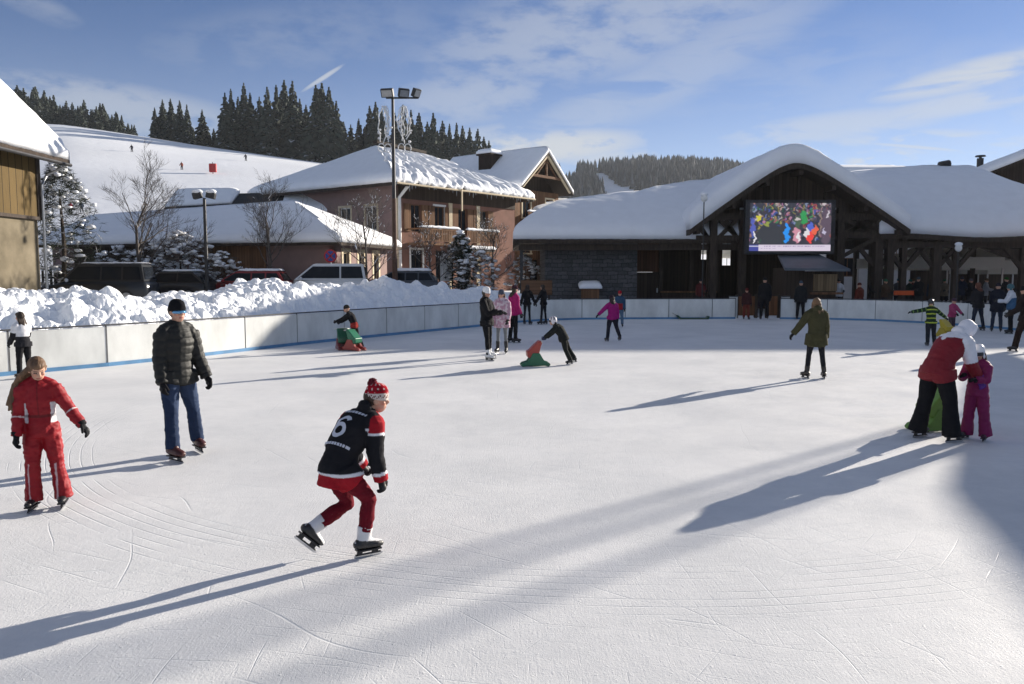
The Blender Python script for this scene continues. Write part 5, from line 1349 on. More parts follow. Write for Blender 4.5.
    bm=new(); wall_holes(bm,Fg,W,8.2,.3,gw); bbox(bm,0,.3,.3,9,0,8.2); bbox(bm,W-.3,W,.3,9,0,8.2); mesh_obj('wall',bm,M_BROWN,g)
    bm=new(); prism(bm,[(.02,8.2),(W-.02,8.2),(W/2,gp_-.35)],.45,.65,'y'); mesh_obj('timber_gable',bm,M_DARKWOOD,g)
    for i,h in enumerate(gw): window(g,Fg,*h,M_BROWN,bars=1 if i<4 else 3,surround=M_CREAM if i<4 else None)
    bm=new()
    for a,b in (((-.4,-1.0,ev+.15),(W/2,-1.0,gp_-.15)),((W+.4,-1.0,ev+.15),(W/2,-1.0,gp_-.15))): beam(bm,a,b,.14,.42)
    mesh_obj('barge_board',bm,M_CREAM,g)
    bm=new(); beam(bm,(.7,-.9,9.3),(W-.7,-.9,9.3),.16,.2); beam(bm,(W/2,-.9,9.3),(W/2,-.9,gp_-.5),.16); beam(bm,(1.6,-.9,9.3),(W/2,-.9,10.7),.12); beam(bm,(W-1.6,-.9,9.3),(W/2,-.9,10.7),.12); mesh_obj('truss',bm,M_BROWNV,g)
    bm=new(); bbox(bm,.2,W-.2,-1.2,-.01,5.2,5.36); bbox(bm,.2,W-.2,-1.2,-1.12,6.15,6.28)
    x=.25
    while x<W-.3: bbox(bm,x,x+.12,-1.18,-1.14,5.37,6.14); x+=.19
    b=mesh_obj('balcony',bm,M_BROWN,g); snow_patch('snow',b,bil((.2,-1.25,6.28),(W-.2,-1.25,6.28),(W-.2,-1.07,6.28),(.2,-1.07,6.28)),30,8,.22,(1,1,1,1),.4,.3,2)
    fl=bil((-.65,-1.15,ev),(-.65,9.5,ev),(W/2,9.5,gp_),(W/2,-1.15,gp_)); fr=bil((W+.65,9.5,ev),(W+.65,-1.15,ev),(W/2,-1.15,gp_),(W/2,9.5,gp_))
    for f,sd in ((fl,1),(fr,2)):
        slab('roof',g,f,2,2,.16,M_BEAM); snow_patch('roof_snow',g,f,60,30,.5,(1 if sd==1 else 0,0 if sd==1 else 1,1,0),.6,.12,sd)
    bm=new(); bbox(bm,1.0,2.3,3.4,4.7,8.6,11.3); bbox(bm,.85,2.45,3.25,4.85,11.3,11.42); ch=mesh_obj('chimney',bm,M_DARKWOOD,g); snow_patch('snow',ch,bil((.85,3.25,11.42),(2.45,3.25,11.42),(2.45,4.85,11.42),(.85,4.85,11.42)),14,12,.45,(1,1,1,1),.5)
    # small lit roof farther right
    c=root('snowy_chalet',(3.2,66,.5),30,'small distant chalet whose sunlit snow roof shows right of the gabled wing')
    bx('wall',M_BROWN,c,0,8,0,7,0,5.2)
    for f,sd in ((bil((-.8,-.8,5),(8.8,-.8,5),(8.8,3.5,7.6),(-.8,3.5,7.6)),1),(bil((8.8,7.8,5),(-.8,7.8,5),(-.8,3.5,7.6),(8.8,3.5,7.6)),2)):
        slab('roof',c,f,2,2,.15,M_BEAM); snow_patch('roof_snow',c,f,30,16,.5,(1,1,1,0),.6,.1,sd)

def stone_hall():
    t=root('stone_hall',(0,0,0),0,'low grey stone hall under a wide shaded snow roof with timber entrance')
    Y=43.6; x0=at(545,280,Y).x; x1=at(637,280,Y).x; x2=at(722,280,Y).x
    bm=new(); bbox(bm,x0,x1,Y,Y+.5,0,4.1); bbox(bm,x0,x0+.5,Y+.5,Y+8,0,4.1); mesh_obj('wall',bm,M_STONE,t)
    Yr=Y+1.2
    bm=new(); bbox(bm,x1,x1+1.5,Yr,Yr+.25,2.15,4.3); mesh_obj('timber_wall',bm,planks('entrance_timber',(.075,.035,.02),.16,'X'),t)
    bm=new(); bbox(bm,x1+.02,x1+1.5,Yr+.05,Yr+.15,0,2.14); d=mesh_obj('door',bm,M_DARKWOOD,t); bm=new(); bbox(bm,x1+1.3,x1+1.36,Yr,Yr+.05,1.0,1.25); mesh_obj('handle',bm,M_GREYMETAL,d)
    bm=new(); bbox(bm,x1+1.52,x2,Yr+.02,Yr+.2,0,1.0); mesh_obj('counter_front',bm,M_DARKWOOD,t)
    bm=new(); bbox(bm,x1+1.5,x2-.5,Yr+1.6,Yr+1.75,0,4.0); mesh_obj('inner_wall',bm,M_DARKWOOD,t)
    bm=new(); bbox(bm,x1+1.52,x2,Yr-.2,Yr+.35,1.0,1.08); mesh_obj('counter',bm,M_BROWN,t)
    beams('post',M_BEAM,t,[((x,Yr-.1,1.08),(x,Yr-.1,4.2),.2) for x in (x1+1.5,x1+3.2,x2)])
    ev=3.85; ye=41.9; xl=at(513,240,ye).x; xr=at(742,238,ye).x
    rp=[at(566,200,46.6),at(600,195,47),at(640,191.5,47.4),at(656,186.5,48.2),at(690,181.5,49),at(742,177,50)]
    for p in rp: p.z-=.58
    rx=[p.x for p in rp]
    def ridge(u):
        x=rx[0]+(rx[-1]-rx[0])*u; return V((x,float(np.interp(x,rx,[p.y for p in rp])),float(np.interp(x,rx,[p.z for p in rp]))))
    def fA(u,v):
        e=V((xl+(xr-xl)*u,ye,ev)); p=e.lerp(ridge(u),v); p.z+=.22*math.sin(math.pi*v)+.12*noise.noise(V((p.x*.3,p.y*.3,1)))*v; return p
    r0=ridge(0)
    fL=bil((xl,54,ev),(xl,ye,ev),(r0.x,r0.y,r0.z),(r0.x,r0.y+.01,r0.z))
    def fN(u,v):
        e=V((xr+(xl-xr)*u,56,ev)); q=ridge(1-u); q.y+=.01; return e.lerp(q,v)
    for f,e,n in ((fA,(0,0,1,0),120),(fL,(0,0,1,0),30),(fN,(0,0,1,0),50)):
        slab('roof',t,f,20,10,.22,M_BEAM); snow_patch('roof_snow',t,f,n,44,.62,e,.62,.08,n)
    bm=new(); bbox(bm,xl+.3,xr,ye+.25,ye+.45,ev-.55,ev-.24); mesh_obj('eave_beam',bm,M_BEAM,t)
    bm=new(); beam(bm,(x0-1.3,ye+.5,0),(x0-1.3,ye+.5,ev-.5),.16); mesh_obj('corner_post',bm,M_METAL,t)
    # small snow-capped box by the wall
    s=empty('snowy_crate',at(590,295,42.6),0,'small timber crate capped with snow leaning on the grey stone wall','crate'); s.location.z=0
    bx('box',M_BROWN,s,-.45,.45,-.35,.35,0,1.25)
    snow_patch('snow',s,bil((-.6,-.45,1.25),(.6,-.45,1.25),(.6,.45,1.4),(-.6,.45,1.4)),20,12,.35,(1,1,1,1),.4)

def pavilion():
    t=root('timber_pavilion',(0,0,0),0,'open dark timber pavilion with a huge rounded snow gable around a video screen')
    Y0,Y1=41.0,55.0; pk=at(797,163,Y0); eL=at(690,232,Y0); eR=at(911,224,Y0)
    xc=pk.x; hw=(eR.x-eL.x)/2; ze=min(eL.z,eR.z)+.12; zp=pk.z; xm=(eL.x+eR.x)/2
    def prof(u):
        x=eL.x+(eR.x-eL.x)*u
        s=(x-xc)/((xc-eL.x) if x<xc else (eR.x-xc)); a=math.sqrt(s*s+.022)-math.sqrt(.022); a/= (math.sqrt(1.022)-math.sqrt(.022))
        z=zp-(zp-ze)*(a**1.04)
        return x,z
    def fn(u,v): x,z=prof(u); return V((x,Y0+(Y1-Y0)*v,z))
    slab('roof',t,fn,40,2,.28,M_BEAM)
    snow_patch('roof_snow',t,fn,110,60,1.08,(1,1,1,0),.72,.05,6)
    # front gable framing set back under the roof
    yb=Y0+.9
    def zroof(x): u=(x-eL.x)/(eR.x-eL.x); return prof(u)[1]-.3
    bm=new(); zt=at(790,213,yb).z; xa=at(735,210,yb).x; xb=at(838,210,yb).x
    # dark board infill above the tie beam
    n=24; pts=[(xa-1.6+(xb-xa+3.6)*i/n) for i in range(n+1)]
    prism(bm,[(pts[0],zt)]+[(x,max(zt+.02,zroof(x)-.02)) for x in pts]+[(pts[-1],zt)],yb+.5,yb+.65,'y'); mesh_obj('gable_boarding',bm,M_DARKWOOD,t)
    bm=new(); z1=at(790,210,yb).z; beam(bm,(eL.x+.9,yb,z1-.35),(eR.x-.9,yb,z1-.35),.32,.34); mesh_obj('tie_beam',bm,M_BEAM,t)
    bm=new(); beam(bm,(xa+.2,yb-.2,z1+.05),(xb-.2,yb-.2,z1+.05),.10,.10); mesh_obj('light_batten',bm,M_GREYMETAL,t)
    cols=[(at(712,290,yb).x,yb),(at(741,290,yb).x,yb),(at(838,290,yb).x,yb),(at(876,290,yb).x,yb),(eR.x-.6,yb),(at(722,290,yb).x,48.0),(at(700,290,yb).x,48.),(at(738,290,yb).x,48),(at(838,290,yb).x,48.0),(at(876,290,yb).x,48.),(at(722,290,yb).x,54.3),(at(838,290,yb).x,54.3),(at(880,290,yb).x,54.3)]
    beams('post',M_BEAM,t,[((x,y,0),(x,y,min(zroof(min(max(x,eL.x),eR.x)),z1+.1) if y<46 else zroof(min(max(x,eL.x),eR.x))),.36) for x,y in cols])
    def br(a,b,w=.22): beams('brace',M_BEAM,t,[(a,b,w)])
    for x,y in cols[:5]:
        for s in (-1,1): br((x,y,z1-1.7),(x+s*1.2,y,z1-.5),.20)
    xr0,xr1=cols[2][0],cols[3][0]; zb=at(850,235,yb).z
    br((xr0,yb,zb),(xr1+.8,yb,zb),.28); br((xr0,yb,z1-.4),(xr1,yb,zb),.2); br((xr1,yb,z1-.4),(xr0,yb,zb),.2)
    br((xr1,yb,zb),(eR.x-.5,yb,z1-.6),.2); br((xr0,yb,zb-1.2),(xr1,yb,zb-.1),.18)
    for x in (cols[0][0],cols[1][0]): br((x,yb,z1-1.9),(x-.9,yb,z1-.5),.2)
    br((cols[0][0]-.9,yb,at(720,238,yb).z),(cols[1][0],yb,at(720,238,yb).z),.26)
    for k in range(6): xx=xa-.9+k*(xb-xa+1.8)/5; br((xx,yb+.3,zt+.05),(xx,yb+.3,zroof(xx)-.1),.16)
    for u in (.04,.2,.35,.5,.65,.8,.96): x,z=prof(u); beams('purlin',M_BEAM,t,[((x,Y0+.1,z-.42),(x,Y1-.2,z-.42),.2,.24)])
    # rear wall: dark timber with openings to daylight
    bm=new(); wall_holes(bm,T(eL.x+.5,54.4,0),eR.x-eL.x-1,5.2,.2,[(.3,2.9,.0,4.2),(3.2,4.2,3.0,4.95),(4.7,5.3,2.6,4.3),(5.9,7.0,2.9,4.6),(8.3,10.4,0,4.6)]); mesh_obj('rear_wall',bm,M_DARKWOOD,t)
    # side curtain wall behind the gate and screen
    bm=new(); xa2=at(768,290,yb).x; bbox(bm,xa2,xb+.1,47.0,47.2,0,4.9); mesh_obj('stage_wall',bm,M_DARKWOOD,t)
    # little roof kick at the left eave
    k=bil((at(685,238,40.6).x,40.6,at(685,238,40.6).z+.1),(at(716,238,40.6).x,40.6,at(716,238,40.6).z-.25),(at(716,228,42).x,43,at(716,238,42).z+1.4),(at(685,228,42).x,43,at(685,238,42).z+.7))
    # screen
    Ys=40.75; a=at(749,251,Ys); b=at(832,203,Ys)
    s=empty('video_screen',((a.x+b.x)/2,Ys,a.z),0,'large lit video screen showing a crowd of ski racing fans, hung in the snowy gable','screen')
    W=b.x-a.x; H=b.z-a.z
    bm=new(); bbox(bm,-W/2-.22,W/2+.22,.02,.40,-.16,H+.16); bevel(bm,.03); mesh_obj('frame',bm,M_METAL,s)
    NX,NY=170,96; bm=new(); me=None
    vs=[(-W/2+W*i/(NX-1),0,H*j/(NY-1)) for j in range(NY) for i in range(NX)]; fs=[(j*NX+i,j*NX+i+1,(j+1)*NX+i+1,(j+1)*NX+i) for j in range(NY-1) for i in range(NX-1)]
    im=np.zeros((NY,NX,3)); im[:]=(.035,.035,.05); yy,xx=np.mgrid[0:NY,0:NX]; yy=yy/NY; xx=xx/NX; q=np.random.RandomState(2)
    wx=.012*np.sin(yy*31+3*np.sin(xx*17))+.006*np.sin(yy*77+xx*40); wy=.02*np.sin(xx*37+2*np.sin(yy*23))+.010*np.sin(xx*90+yy*50); low_=yy<.15; xx=np.where(low_,xx,xx+wx); yy=np.where(low_,yy,np.maximum(yy+wy,.151))
    def blob(cx,cy,rx,ry,c,hard=.25):
        d=((xx-cx)/rx)**2+((yy-cy)/ry)**2; w=np.clip((1-d)/hard,0,1)[...,None]; im[:]=im*(1-w)+np.array(c)*w
    pal=[(.5,.06,.08),(.06,.12,.45),(.55,.5,.5),(.5,.25,.2),(.05,.25,.10),(.35,.30,.08),(.10,.08,.12),(.45,.2,.35),(.03,.03,.05),(.25,.3,.45),(.03,.03,.05)]
    for k in range(420): blob(q.rand(),.58+.42*q.rand(),q.uniform(.006,.020),q.uniform(.015,.05),np.array(pal[q.randint(len(pal))])*q.uniform(.4,.95),.8)
    for k in range(70): blob(q.uniform(0,1),q.uniform(.2,.62),q.uniform(.008,.02),q.uniform(.02,.05),np.array(pal[q.randint(len(pal))])*q.uniform(.3,.8))
    blob(.28,.34,.20,.20,(.035,.037,.045),.2); blob(.2,.55,.05,.05,(.25,.28,.05)); blob(.10,.68,.03,.08,(.55,.5,.04)); blob(.04,.5,.03,.2,(.08,.10,.4))
    blob(.455,.36,.034,.21,(.02,.25,.75),.15); blob(.455,.60,.02,.035,(.25,.12,.08))
    blob(.58,.33,.05,.17,(.55,.25,.32)); blob(.60,.30,.02,.08,(.7,.68,.7)); blob(.59,.62,.05,.14,(.06,.10,.06)); blob(.585,.66,.025,.05,(.5,.45,.45)); blob(.66,.68,.04,.16,(.03,.28,.08))
    blob(.73,.30,.05,.14,(.75,.05,.04)); blob(.79,.42,.045,.10,(.7,.12,.06)); blob(.74,.50,.035,.10,(.08,.12,.5)); blob(.70,.38,.03,.08,(.65,.62,.65))
    blob(.93,.5,.07,.4,(.10,.07,.10)); blob(.91,.40,.012,.10,(.45,.42,.55)); blob(.86,.6,.012,.35,(.22,.16,.14)); blob(.95,.75,.02,.08,(.5,.45,.5)); blob(.065,.30,.012,.14,(.7,.68,.72))
    bar=yy<.135; im[bar]=(.62,.55,.66); im[bar&(xx<.115)]=(.05,.06,.28); im[(yy<.105)&(yy>.085)&(xx<.115)]=(.5,.5,.6)
    tx=q.rand(NX)>.45
    for (y0_,y1_,x0_,x1_) in ((.085,.108,.17,.92),(.045,.062,.14,.34)):
        m=(yy>y0_)&(yy<y1_)&(xx>x0_)&(xx<x1_)&tx[None,:]; im[m]=(.28,.22,.36)
    me=bpy.data.meshes.new('picture'); me.from_pydata(vs,[],fs); c=np.ones((NX*NY,4)); c[:,:3]=im.reshape(-1,3); at_=me.color_attributes.new('dye','FLOAT_COLOR','POINT'); at_.data.foreach_set('color',c.ravel())
    m=bpy.data.materials.new('lit_picture'); nt,N,L,B=nodes(m); an=N.new('ShaderNodeAttribute'); an.attribute_name='dye'; B.inputs['Base Color'].default_value=(.02,.02,.02,1); L.new(an.outputs['Color'],B.inputs['Emission Color']); B.inputs['Emission Strength'].default_value=.5
    me.materials.append(m); o=bpy.data.objects.new('picture',me); link(o,s)
    # kiosk
    k0=at(781,300,39.3).x; k1=at(846,300,39.3).x
    kk=root('kiosk',((k0+k1)/2,39.6,0),0,'small timber kiosk with a blue-grey sheet roof under the video screen','kiosk'); w=(k1-k0)/2
    zk=at(800,268,38.9).z; zk2=at(800,254,41).z
    bm=new(); bbox(bm,-w+.3,w-.35,.1,.2,0,zk-.15); bbox(bm,-w+.3,-w+.4,.2,2,0,zk); mesh_obj('wall',bm,M_DARKWOOD,kk)
    bm=new(); bbox(bm,w-1.5,w-.35,-.02,.09,1.2,zk-.3); mesh_obj('hatch',bm,planks('pale_hatch_timber',(.20,.14,.08),.14,'X'),kk)
    f=bil((-w,-.7,zk),(w,-.7,zk-.05),(w-.7,1.6,zk2),(-w+.4,1.6,zk2)); slab('roof',kk,f,2,2,.12,M_ROOFMETAL)
    bm=new(); bbox(bm,w-1.7,w-.2,-.45,-.03,1.05,1.15); mesh_obj('counter',bm,M_BROWN,kk)

def right_hall():
    t=root('covered_market_hall',(0,0,0),0,'open market hall on forked timber posts under a broad smooth snow roof')
    ye=41.6; xl=at(880,232,ye).x; xr=36.5; ez=at(930,238,ye).z+.12; yr=48.6
    a=at(850,172,yr); b=at(925,168,yr); c=at(972,168,yr); d=at(1024,192,yr)
    def fn(u,v):
        x=xl+(xr-xl)*u
        zr=interp(x,[(a.x-3,a.z-1.2),(a.x,a.z-.78),(b.x,b.z-.62),(c.x,c.z-.66),(d.x,d.z-.72),(xr,d.z-2.4)])
        e=ez+.10*math.sin(x*.7); vv=v**.92
        return V((x,ye+(yr-ye)*v,e+(zr-e)*(vv+.10*math.sin(math.pi*v))))
    def fb(u,v): p=fn(1-u,v); p.y=yr+.01+(1-v)*7; return p
    slab('roof',t,fn,24,10,.25,M_BEAM); snow_patch('roof_snow',t,fn,110,50,.82,(1,1,1,0),.62,.07,12)
    slab('roof',t,fb,24,10,.25,M_BEAM); snow_patch('roof_snow',t,fb,60,20,.8,(1,0,1,0),.62,.05,13)
    bm=new(); bbox(bm,xl,xr-.4,ye+.35,ye+.65,ez-.62,ez-.27); mesh_obj('eave_beam',bm,M_BEAM,t)
    yb=ye+.5
    for px in (876,902,934.5,954,1021): 
        x=at(px,290,yb).x; w=.42 if px in(876,934.5) else .28
        beams('post',M_BEAM,t,[((x,yb,0),(x,yb,ez-.4),w)])
        beams('brace',M_BEAM,t,[((x,yb,ez-1.75),(x+s*1.05,yb,ez-.5),.2) for s in (-1,1)])
    for px in (890,925,960,1000,1040):
        x=at(px,290,yb).x; beams('post',M_BEAM,t,[((x,48.5,0),(x,48.5,7.2),.3),((x,55,0),(x,55,4.4),.3)])
    for i in range(12): x=xl+.6+(xr-xl-1.2)*i/11; p=fn((x-xl)/(xr-xl),.03); q_=fn((x-xl)/(xr-xl),.97); beams('rafter',M_BEAM,t,[(p-V((0,0,.38)),q_-V((0,0,.38)),.16,.22)])
    bm=new(); r=at(976,162,yr); loft(bm,[(r.x-2.2,yr,r.z-.2),(r.x-1.6,yr,r.z-.12)],[.22,.25],seg=8); mesh_obj('ridge_vent',bm,M_METAL,t)
    # dark back wall of the market on the right
    b2=root('timber_shop_building',(34,61,0),6,'dark timber building with balconies behind the market hall')
    bx('wall',M_DARKWOOD,b2,-3,12,0,8,0,7.2)
    bm=new(); bbox(bm,-2.6,12,-1.2,-.02,3.6,3.75); bbox(bm,-2.6,12,-1.2,-1.12,4.6,4.7); mesh_obj('balcony',bm,M_BROWN,b2)
    for x in (-1.5,1.6,4.6): window(b2,T(),x,x+1.1,4.4,5.9,M_WHITEP,depth=-.06,bars=1)
    f=bil((-3.5,-.8,2.9),(12,-.8,2.9),(12,.0,3.3),(-3.5,.0,3.3)); snow_patch('awning_snow',b2,f,40,10,.55,(1,1,1,0),.5,.1,2); slab('awning',b2,f,2,2,.12,M_BEAM)
    # white rendered house seen through the truss
    w=root('white_house',(23.5,60,0),0,'white rendered house seen through the timber truss right of the screen')
    holes=[(1.2,2.2,4.6,6.0),(3.9,4.9,4.6,6.0),(1.2,2.2,1.8,3.2),(3.6,5.0,1.6,3.2)]
    bm=new(); wall_holes(bm,T(),6.4,9.6,.3,holes); bbox(bm,0,.3,.3,8,0,9.6); bbox(bm,6.1,6.4,.3,8,0,9.6); mesh_obj('wall',bm,M_WHITEWALL,w)
    for h in holes: window(w,T(),*h,M_BROWN,bars=1)
    bm=new(); bbox(bm,3.2,5.4,-.9,-.01,3.4,3.5); bbox(bm,3.2,5.4,-.9,-.85,4.3,4.38)
    for i in range(12): bbox(bm,3.25+i*.18,3.30+i*.18,-.88,-.86,3.5,4.3)
    mesh_obj('balcony',bm,M_BROWN,w)
    for f,sd in ((bil((-.6,-.7,9.4),(7,-.7,9.4),(7,4,10.2),(-.6,4,10.2)),1),(bil((7,8.7,9.4),(-.6,8.7,9.4),(-.6,4.01,10.2),(7,4.01,10.2)),2)):
        slab('roof',w,f,2,2,.15,M_BEAM); snow_patch('roof_snow',w,f,24,14,.4,(1,1,1,0),.5,.1,sd)
    # chalet roof at the top right
    cz=at(1010,162,62); c_=root('dark_chalet',(cz.x-3.2,60,0),-14,'dark timber chalet at the right edge with a metal chimney on its snowy roof')
    H=cz.z-1.6; zp=cz.z-.35
    bx('wall',M_DARKWOOD,c_,0,13,.0,10,0,H)
    bm=new(); gable_bm=bm
    def roundg(u,v):
        x=-1.6+16.2*u; s=abs(x-6.5)/8.1; return V((x,-1.2+11.5*v,zp+1.45-(math.sqrt(s*s+.02)-.14)*3.4))
    prism(gable_bm,[(.02,H-.01)]+[(x,roundg((x+1.6)/16.2,0).z-.12) for x in np.linspace(.02,12.98,25)]+[(12.98,H-.01)],.1,.35,'y'); mesh_obj('gable',gable_bm,M_DARKWOOD,c_)
    slab('roof',c_,roundg,24,2,.2,M_BEAM); snow_patch('roof_snow',c_,roundg,60,24,.7,(1,1,1,1),.6,.08,4)
    ch=at(980,165,62); q=c_.matrix_basis.inverted()@V((ch.x,62,ch.z))
    bm=new(); loft(bm,[(q.x,q.y,q.z-2.2),(q.x,q.y,q.z+.5)],[.24,.24],seg=12); loft(bm,[(q.x,q.y,q.z+.62),(q.x,q.y,q.z+.72)],[.38,.34],seg=12); loft(bm,[(q.x,q.y,q.z+.5),(q.x,q.y,q.z+.62)],[.1,.1],seg=6); mesh_obj('chimney',bm,M_METAL,c_)

def marquee(px, Y, w, zb, zp, label):
    p=at(px,290,Y); t=empty('marquee',(p.x,Y,0),0,label,'tent','white marquees behind the boards')
    bm=new(); n=14
    for s in range(4):
        a=R(45+90*s); b=R(135+90*s); A=V((math.cos(a)*w*1.414,math.sin(a)*w*1.414,zb)); B_=V((math.cos(b)*w*1.414,math.sin(b)*w*1.414,zb)); P=V((0,0,zp))
        g=[]
        for i in range(n+1):
            v=i/n; zz=zb+(zp-zb)*(v**1.7); row=[bm.verts.new(((A.lerp(B_,j/6)).x*(1-v),(A.lerp(B_,j/6)).y*(1-v),zz)) for j in range(7)]; g.append(row)
        for i in range(n):
            for j in range(6): bm.faces.new((g[i][j],g[i][j+1],g[i+1][j+1],g[i+1][j]))
        C=[bm.verts.new(A),bm.verts.new(B_),bm.verts.new(B_-V((0,0,.4))),bm.verts.new(A-V((0,0,.4)))]; bm.faces.new(C)
    bmesh.ops.remove_doubles(bm,verts=bm.verts,dist=.003)
    bmesh.ops.solidify(bm,geom=bm.faces[:],thickness=.012); mesh_obj('canopy',bm,M_TENT,t)
    for sx in (-1,1):
        for sy in (-1,1):
            b=new(); beam(b,(sx*w*.98,sy*w*.98,0),(sx*w*.98,sy*w*.98,zb),.07); mesh_obj('leg',b,M_GREYMETAL,t)
    return t
def parasol(px,py,Y,r,label):
    p=at(px,py,Y); t=empty('parasol',(p.x,Y,0),0,label,'parasol','white parasols behind the pavilion')
    bm=new(); n=8; c=bm.verts.new((0,0,p.z+.35)); ring=[bm.verts.new((r*math.cos(2*math.pi*i/n),r*math.sin(2*math.pi*i/n),p.z-.25)) for i in range(n)]; low=[bm.verts.new((r*1.01*math.cos(2*math.pi*i/n),r*1.01*math.sin(2*math.pi*i/n),p.z-.55)) for i in range(n)]
    for i in range(n): bm.faces.new((c,ring[i],ring[(i+1)%n])); bm.faces.new((ring[i],low[i],low[(i+1)%n],ring[(i+1)%n]))
    bmesh.ops.solidify(bm,geom=bm.faces[:],thickness=.01); mesh_obj('canopy',bm,M_TENT,t)
    bm=new(); loft(bm,[(0,0,0),(0,0,p.z+.3)],[.035,.035],seg=8); mesh_obj('pole',bm,M_GREYMETAL,t)
def market_bits():
    marquee(925,49.5,3.0,at(925,262,49.5).z,at(925,241,49.5).z,'white marquee with a pointed roof behind the boards, nearer the screen')
    marquee(958,51.5,3.1,at(958,264,51.5).z,at(952,238,51.5).z,'white marquee with a pointed roof behind the boards, partly behind the tall lamp post')
    marquee(1000,53,2.2,at(1000,268,53).z,at(1000,258,53).z,'low white marquee before the dark timber building')
    for px,py,r,l in ((714,248,1.3,'small sunlit white parasol behind the pavilion, nearest the stone hall'),(727,252,.9,'middle one of the sunlit parasols behind the pavilion'),(745,252,1.2,'sunlit white parasol behind the pavilion, nearest the screen')): parasol(px,py,72,r*1.35,l)
    # orange crowd barrier panel on the right
    p=at(900,292,41.0); t=empty('orange_banner',(p.x,40.6,0),0,'bright orange blank banner hung over the right-hand boards','banner')
    bm=new(); bbox(bm,-.5,.5,-.02,.02,.98,1.2); mesh_obj('cloth',bm,pm('orange_cloth',(.55,.085,.02),.8,.1,5),t); bm=new(); bbox(bm,-.53,.53,-.03,.03,1.2,1.24); mesh_obj('bar',bm,M_METAL,t)
    # wooden gate
    a=at(737,318,37.2).x; b=at(779,318,37.2).x
    t=empty('rink_gate',((a+b)/2,37.3,0),0,'brown timber gate closing the gap in the boards under the screen','gate'); w=(b-a)/2
    bm=new(); bm.free(); gm=planks('gate_timber',(.19,.085,.04),.15,'X'); bx('board_panel',gm,t,-w,-w*.1,-.03,.03,.12,1.02); bx('board_panel',gm,t,w*.45,w*.98,-.03,.03,.12,1.02)
    beams('post',M_BEAM,t,[((x,0,0),(x,0,1.1),.12) for x in (-w,-w*.08,w*.43,w)])
    # pale end posts of the boards at the gap
    for px,l in ((733,'short white end post of the boards left of the timber gate'),(785,'short white end post of the boards right of the timber gate')):
        e=empty('end_post',at(px,318.5,37.1),0,l,'post'); e.location.z=0
        bm=new(); bbox(bm,-.17,.17,-.12,.12,0,1.0); bevel(bm,.02); mesh_obj('pillar',bm,M_PANEL,e); bm=new(); bbox(bm,-.19,.19,-.14,.14,1.0,1.04); mesh_obj('cap',bm,M_RAIL,e)
    # brown notice board behind the pair of dark skaters
    p=at(537,296,37.9); t=empty('notice_board',(p.x,38.6,.3),0,'dark brown timber notice board behind the pair at the far boards','board')
    bm=new(); bbox(bm,-.75,.75,-.03,.03,.75,1.45); mesh_obj('panel',bm,M_BROWNV,t)
    for x in (-.6,.6): bm=new(); beam(bm,(x,.06,0),(x,.06,1.5),.08); mesh_obj('leg',bm,M_BEAM,t)
    # street lamp by the dormer left of the pavilion and the one by the hall posts
    for px,yt,Y,l in ((702,196,39.6,'thin grey lamp post with a snow-capped round lamp left of the big gable'),(956,246,40.4,'slim post with a bright round lamp between the market posts')):
        b=at(px,300,Y); tp=at(px,yt,Y); t=empty('lamp_post',(b.x,Y,0),0,l,'street lamp')
        bm=new(); loft(bm,[(0,0,0),(0,0,tp.z-.3)],[.035,.028],seg=10); mesh_obj('pole',bm,M_METAL,t)
        bm=new(); ball(bm,(0,0,tp.z-.1),(.17,.17,.19),3); mesh_obj('globe',bm,pm('lamp_globe',(.75,.75,.72),.3,.03,3),t)
        bm=new(); ball(bm,(0,0,tp.z+.09),(.19,.19,.11),2); mesh_obj('snow_cap',bm,M_SNOW,t,smooth=True)
    # chalet outside the picture on the right whose shadow falls over the right of the ice
    c=root('corner_chalet',(30.4,35.7,0),239.2,'brown timber chalet with snow roof standing right of the rink')
    H=6.2; bx('wall',M_BROWN,c,.6,13,.8,10,0,H)
    for x in (2,5,8): window(c,T(0,.8,0),x,x+1.2,2.6,4,M_WHITEP,depth=-.07)
    for f,sd in ((bil((-.2,0,H),(13.6,0,H),(13.6,5.4,H+2.6),(-.2,5.4,H+2.6)),1),(bil((13.6,10.8,H),(-.2,10.8,H),(-.2,5.41,H+2.6),(13.6,5.41,H+2.6)),2)):
        slab('roof',c,f,2,2,.2,M_BEAM); snow_patch('roof_snow',c,f,30,16,.55,(1,1,1,0),.6,.1,sd)

def shadow_chalet():  # unseen building, added and sized for the shadow band on the far ice
    t=root('shadow_chalet',(41.0,59,0),0,'very tall unseen timber chalet added beyond the market hall to shade the far ice')
    L_,D_,H=19,6,14.7
    bx('wall',M_BROWN,t,0.6,L_-.6,.6,D_-.4,0,H)
    for z in (2,5.2,8.4):
        for x in (2.5,6,9.5,13,16): window(t,T(0,.6,0),x,x+1.2,z,z+1.5,M_WHITEP,depth=-.07)
    for f,sd in ((bil((0,0,H-.1),(L_,0,H-.1),(L_,D_/2,H+1.6),(0,D_/2,H+1.6)),1),(bil((L_,D_,H-.1),(0,D_,H-.1),(0,D_/2+.01,H+1.6),(L_,D_/2+.01,H+1.6)),2)):
        slab('roof',t,f,2,2,.2,M_BEAM); snow_patch('roof_snow',t,f,40,12,.55,(1,1,1,0),.6,.1,sd)
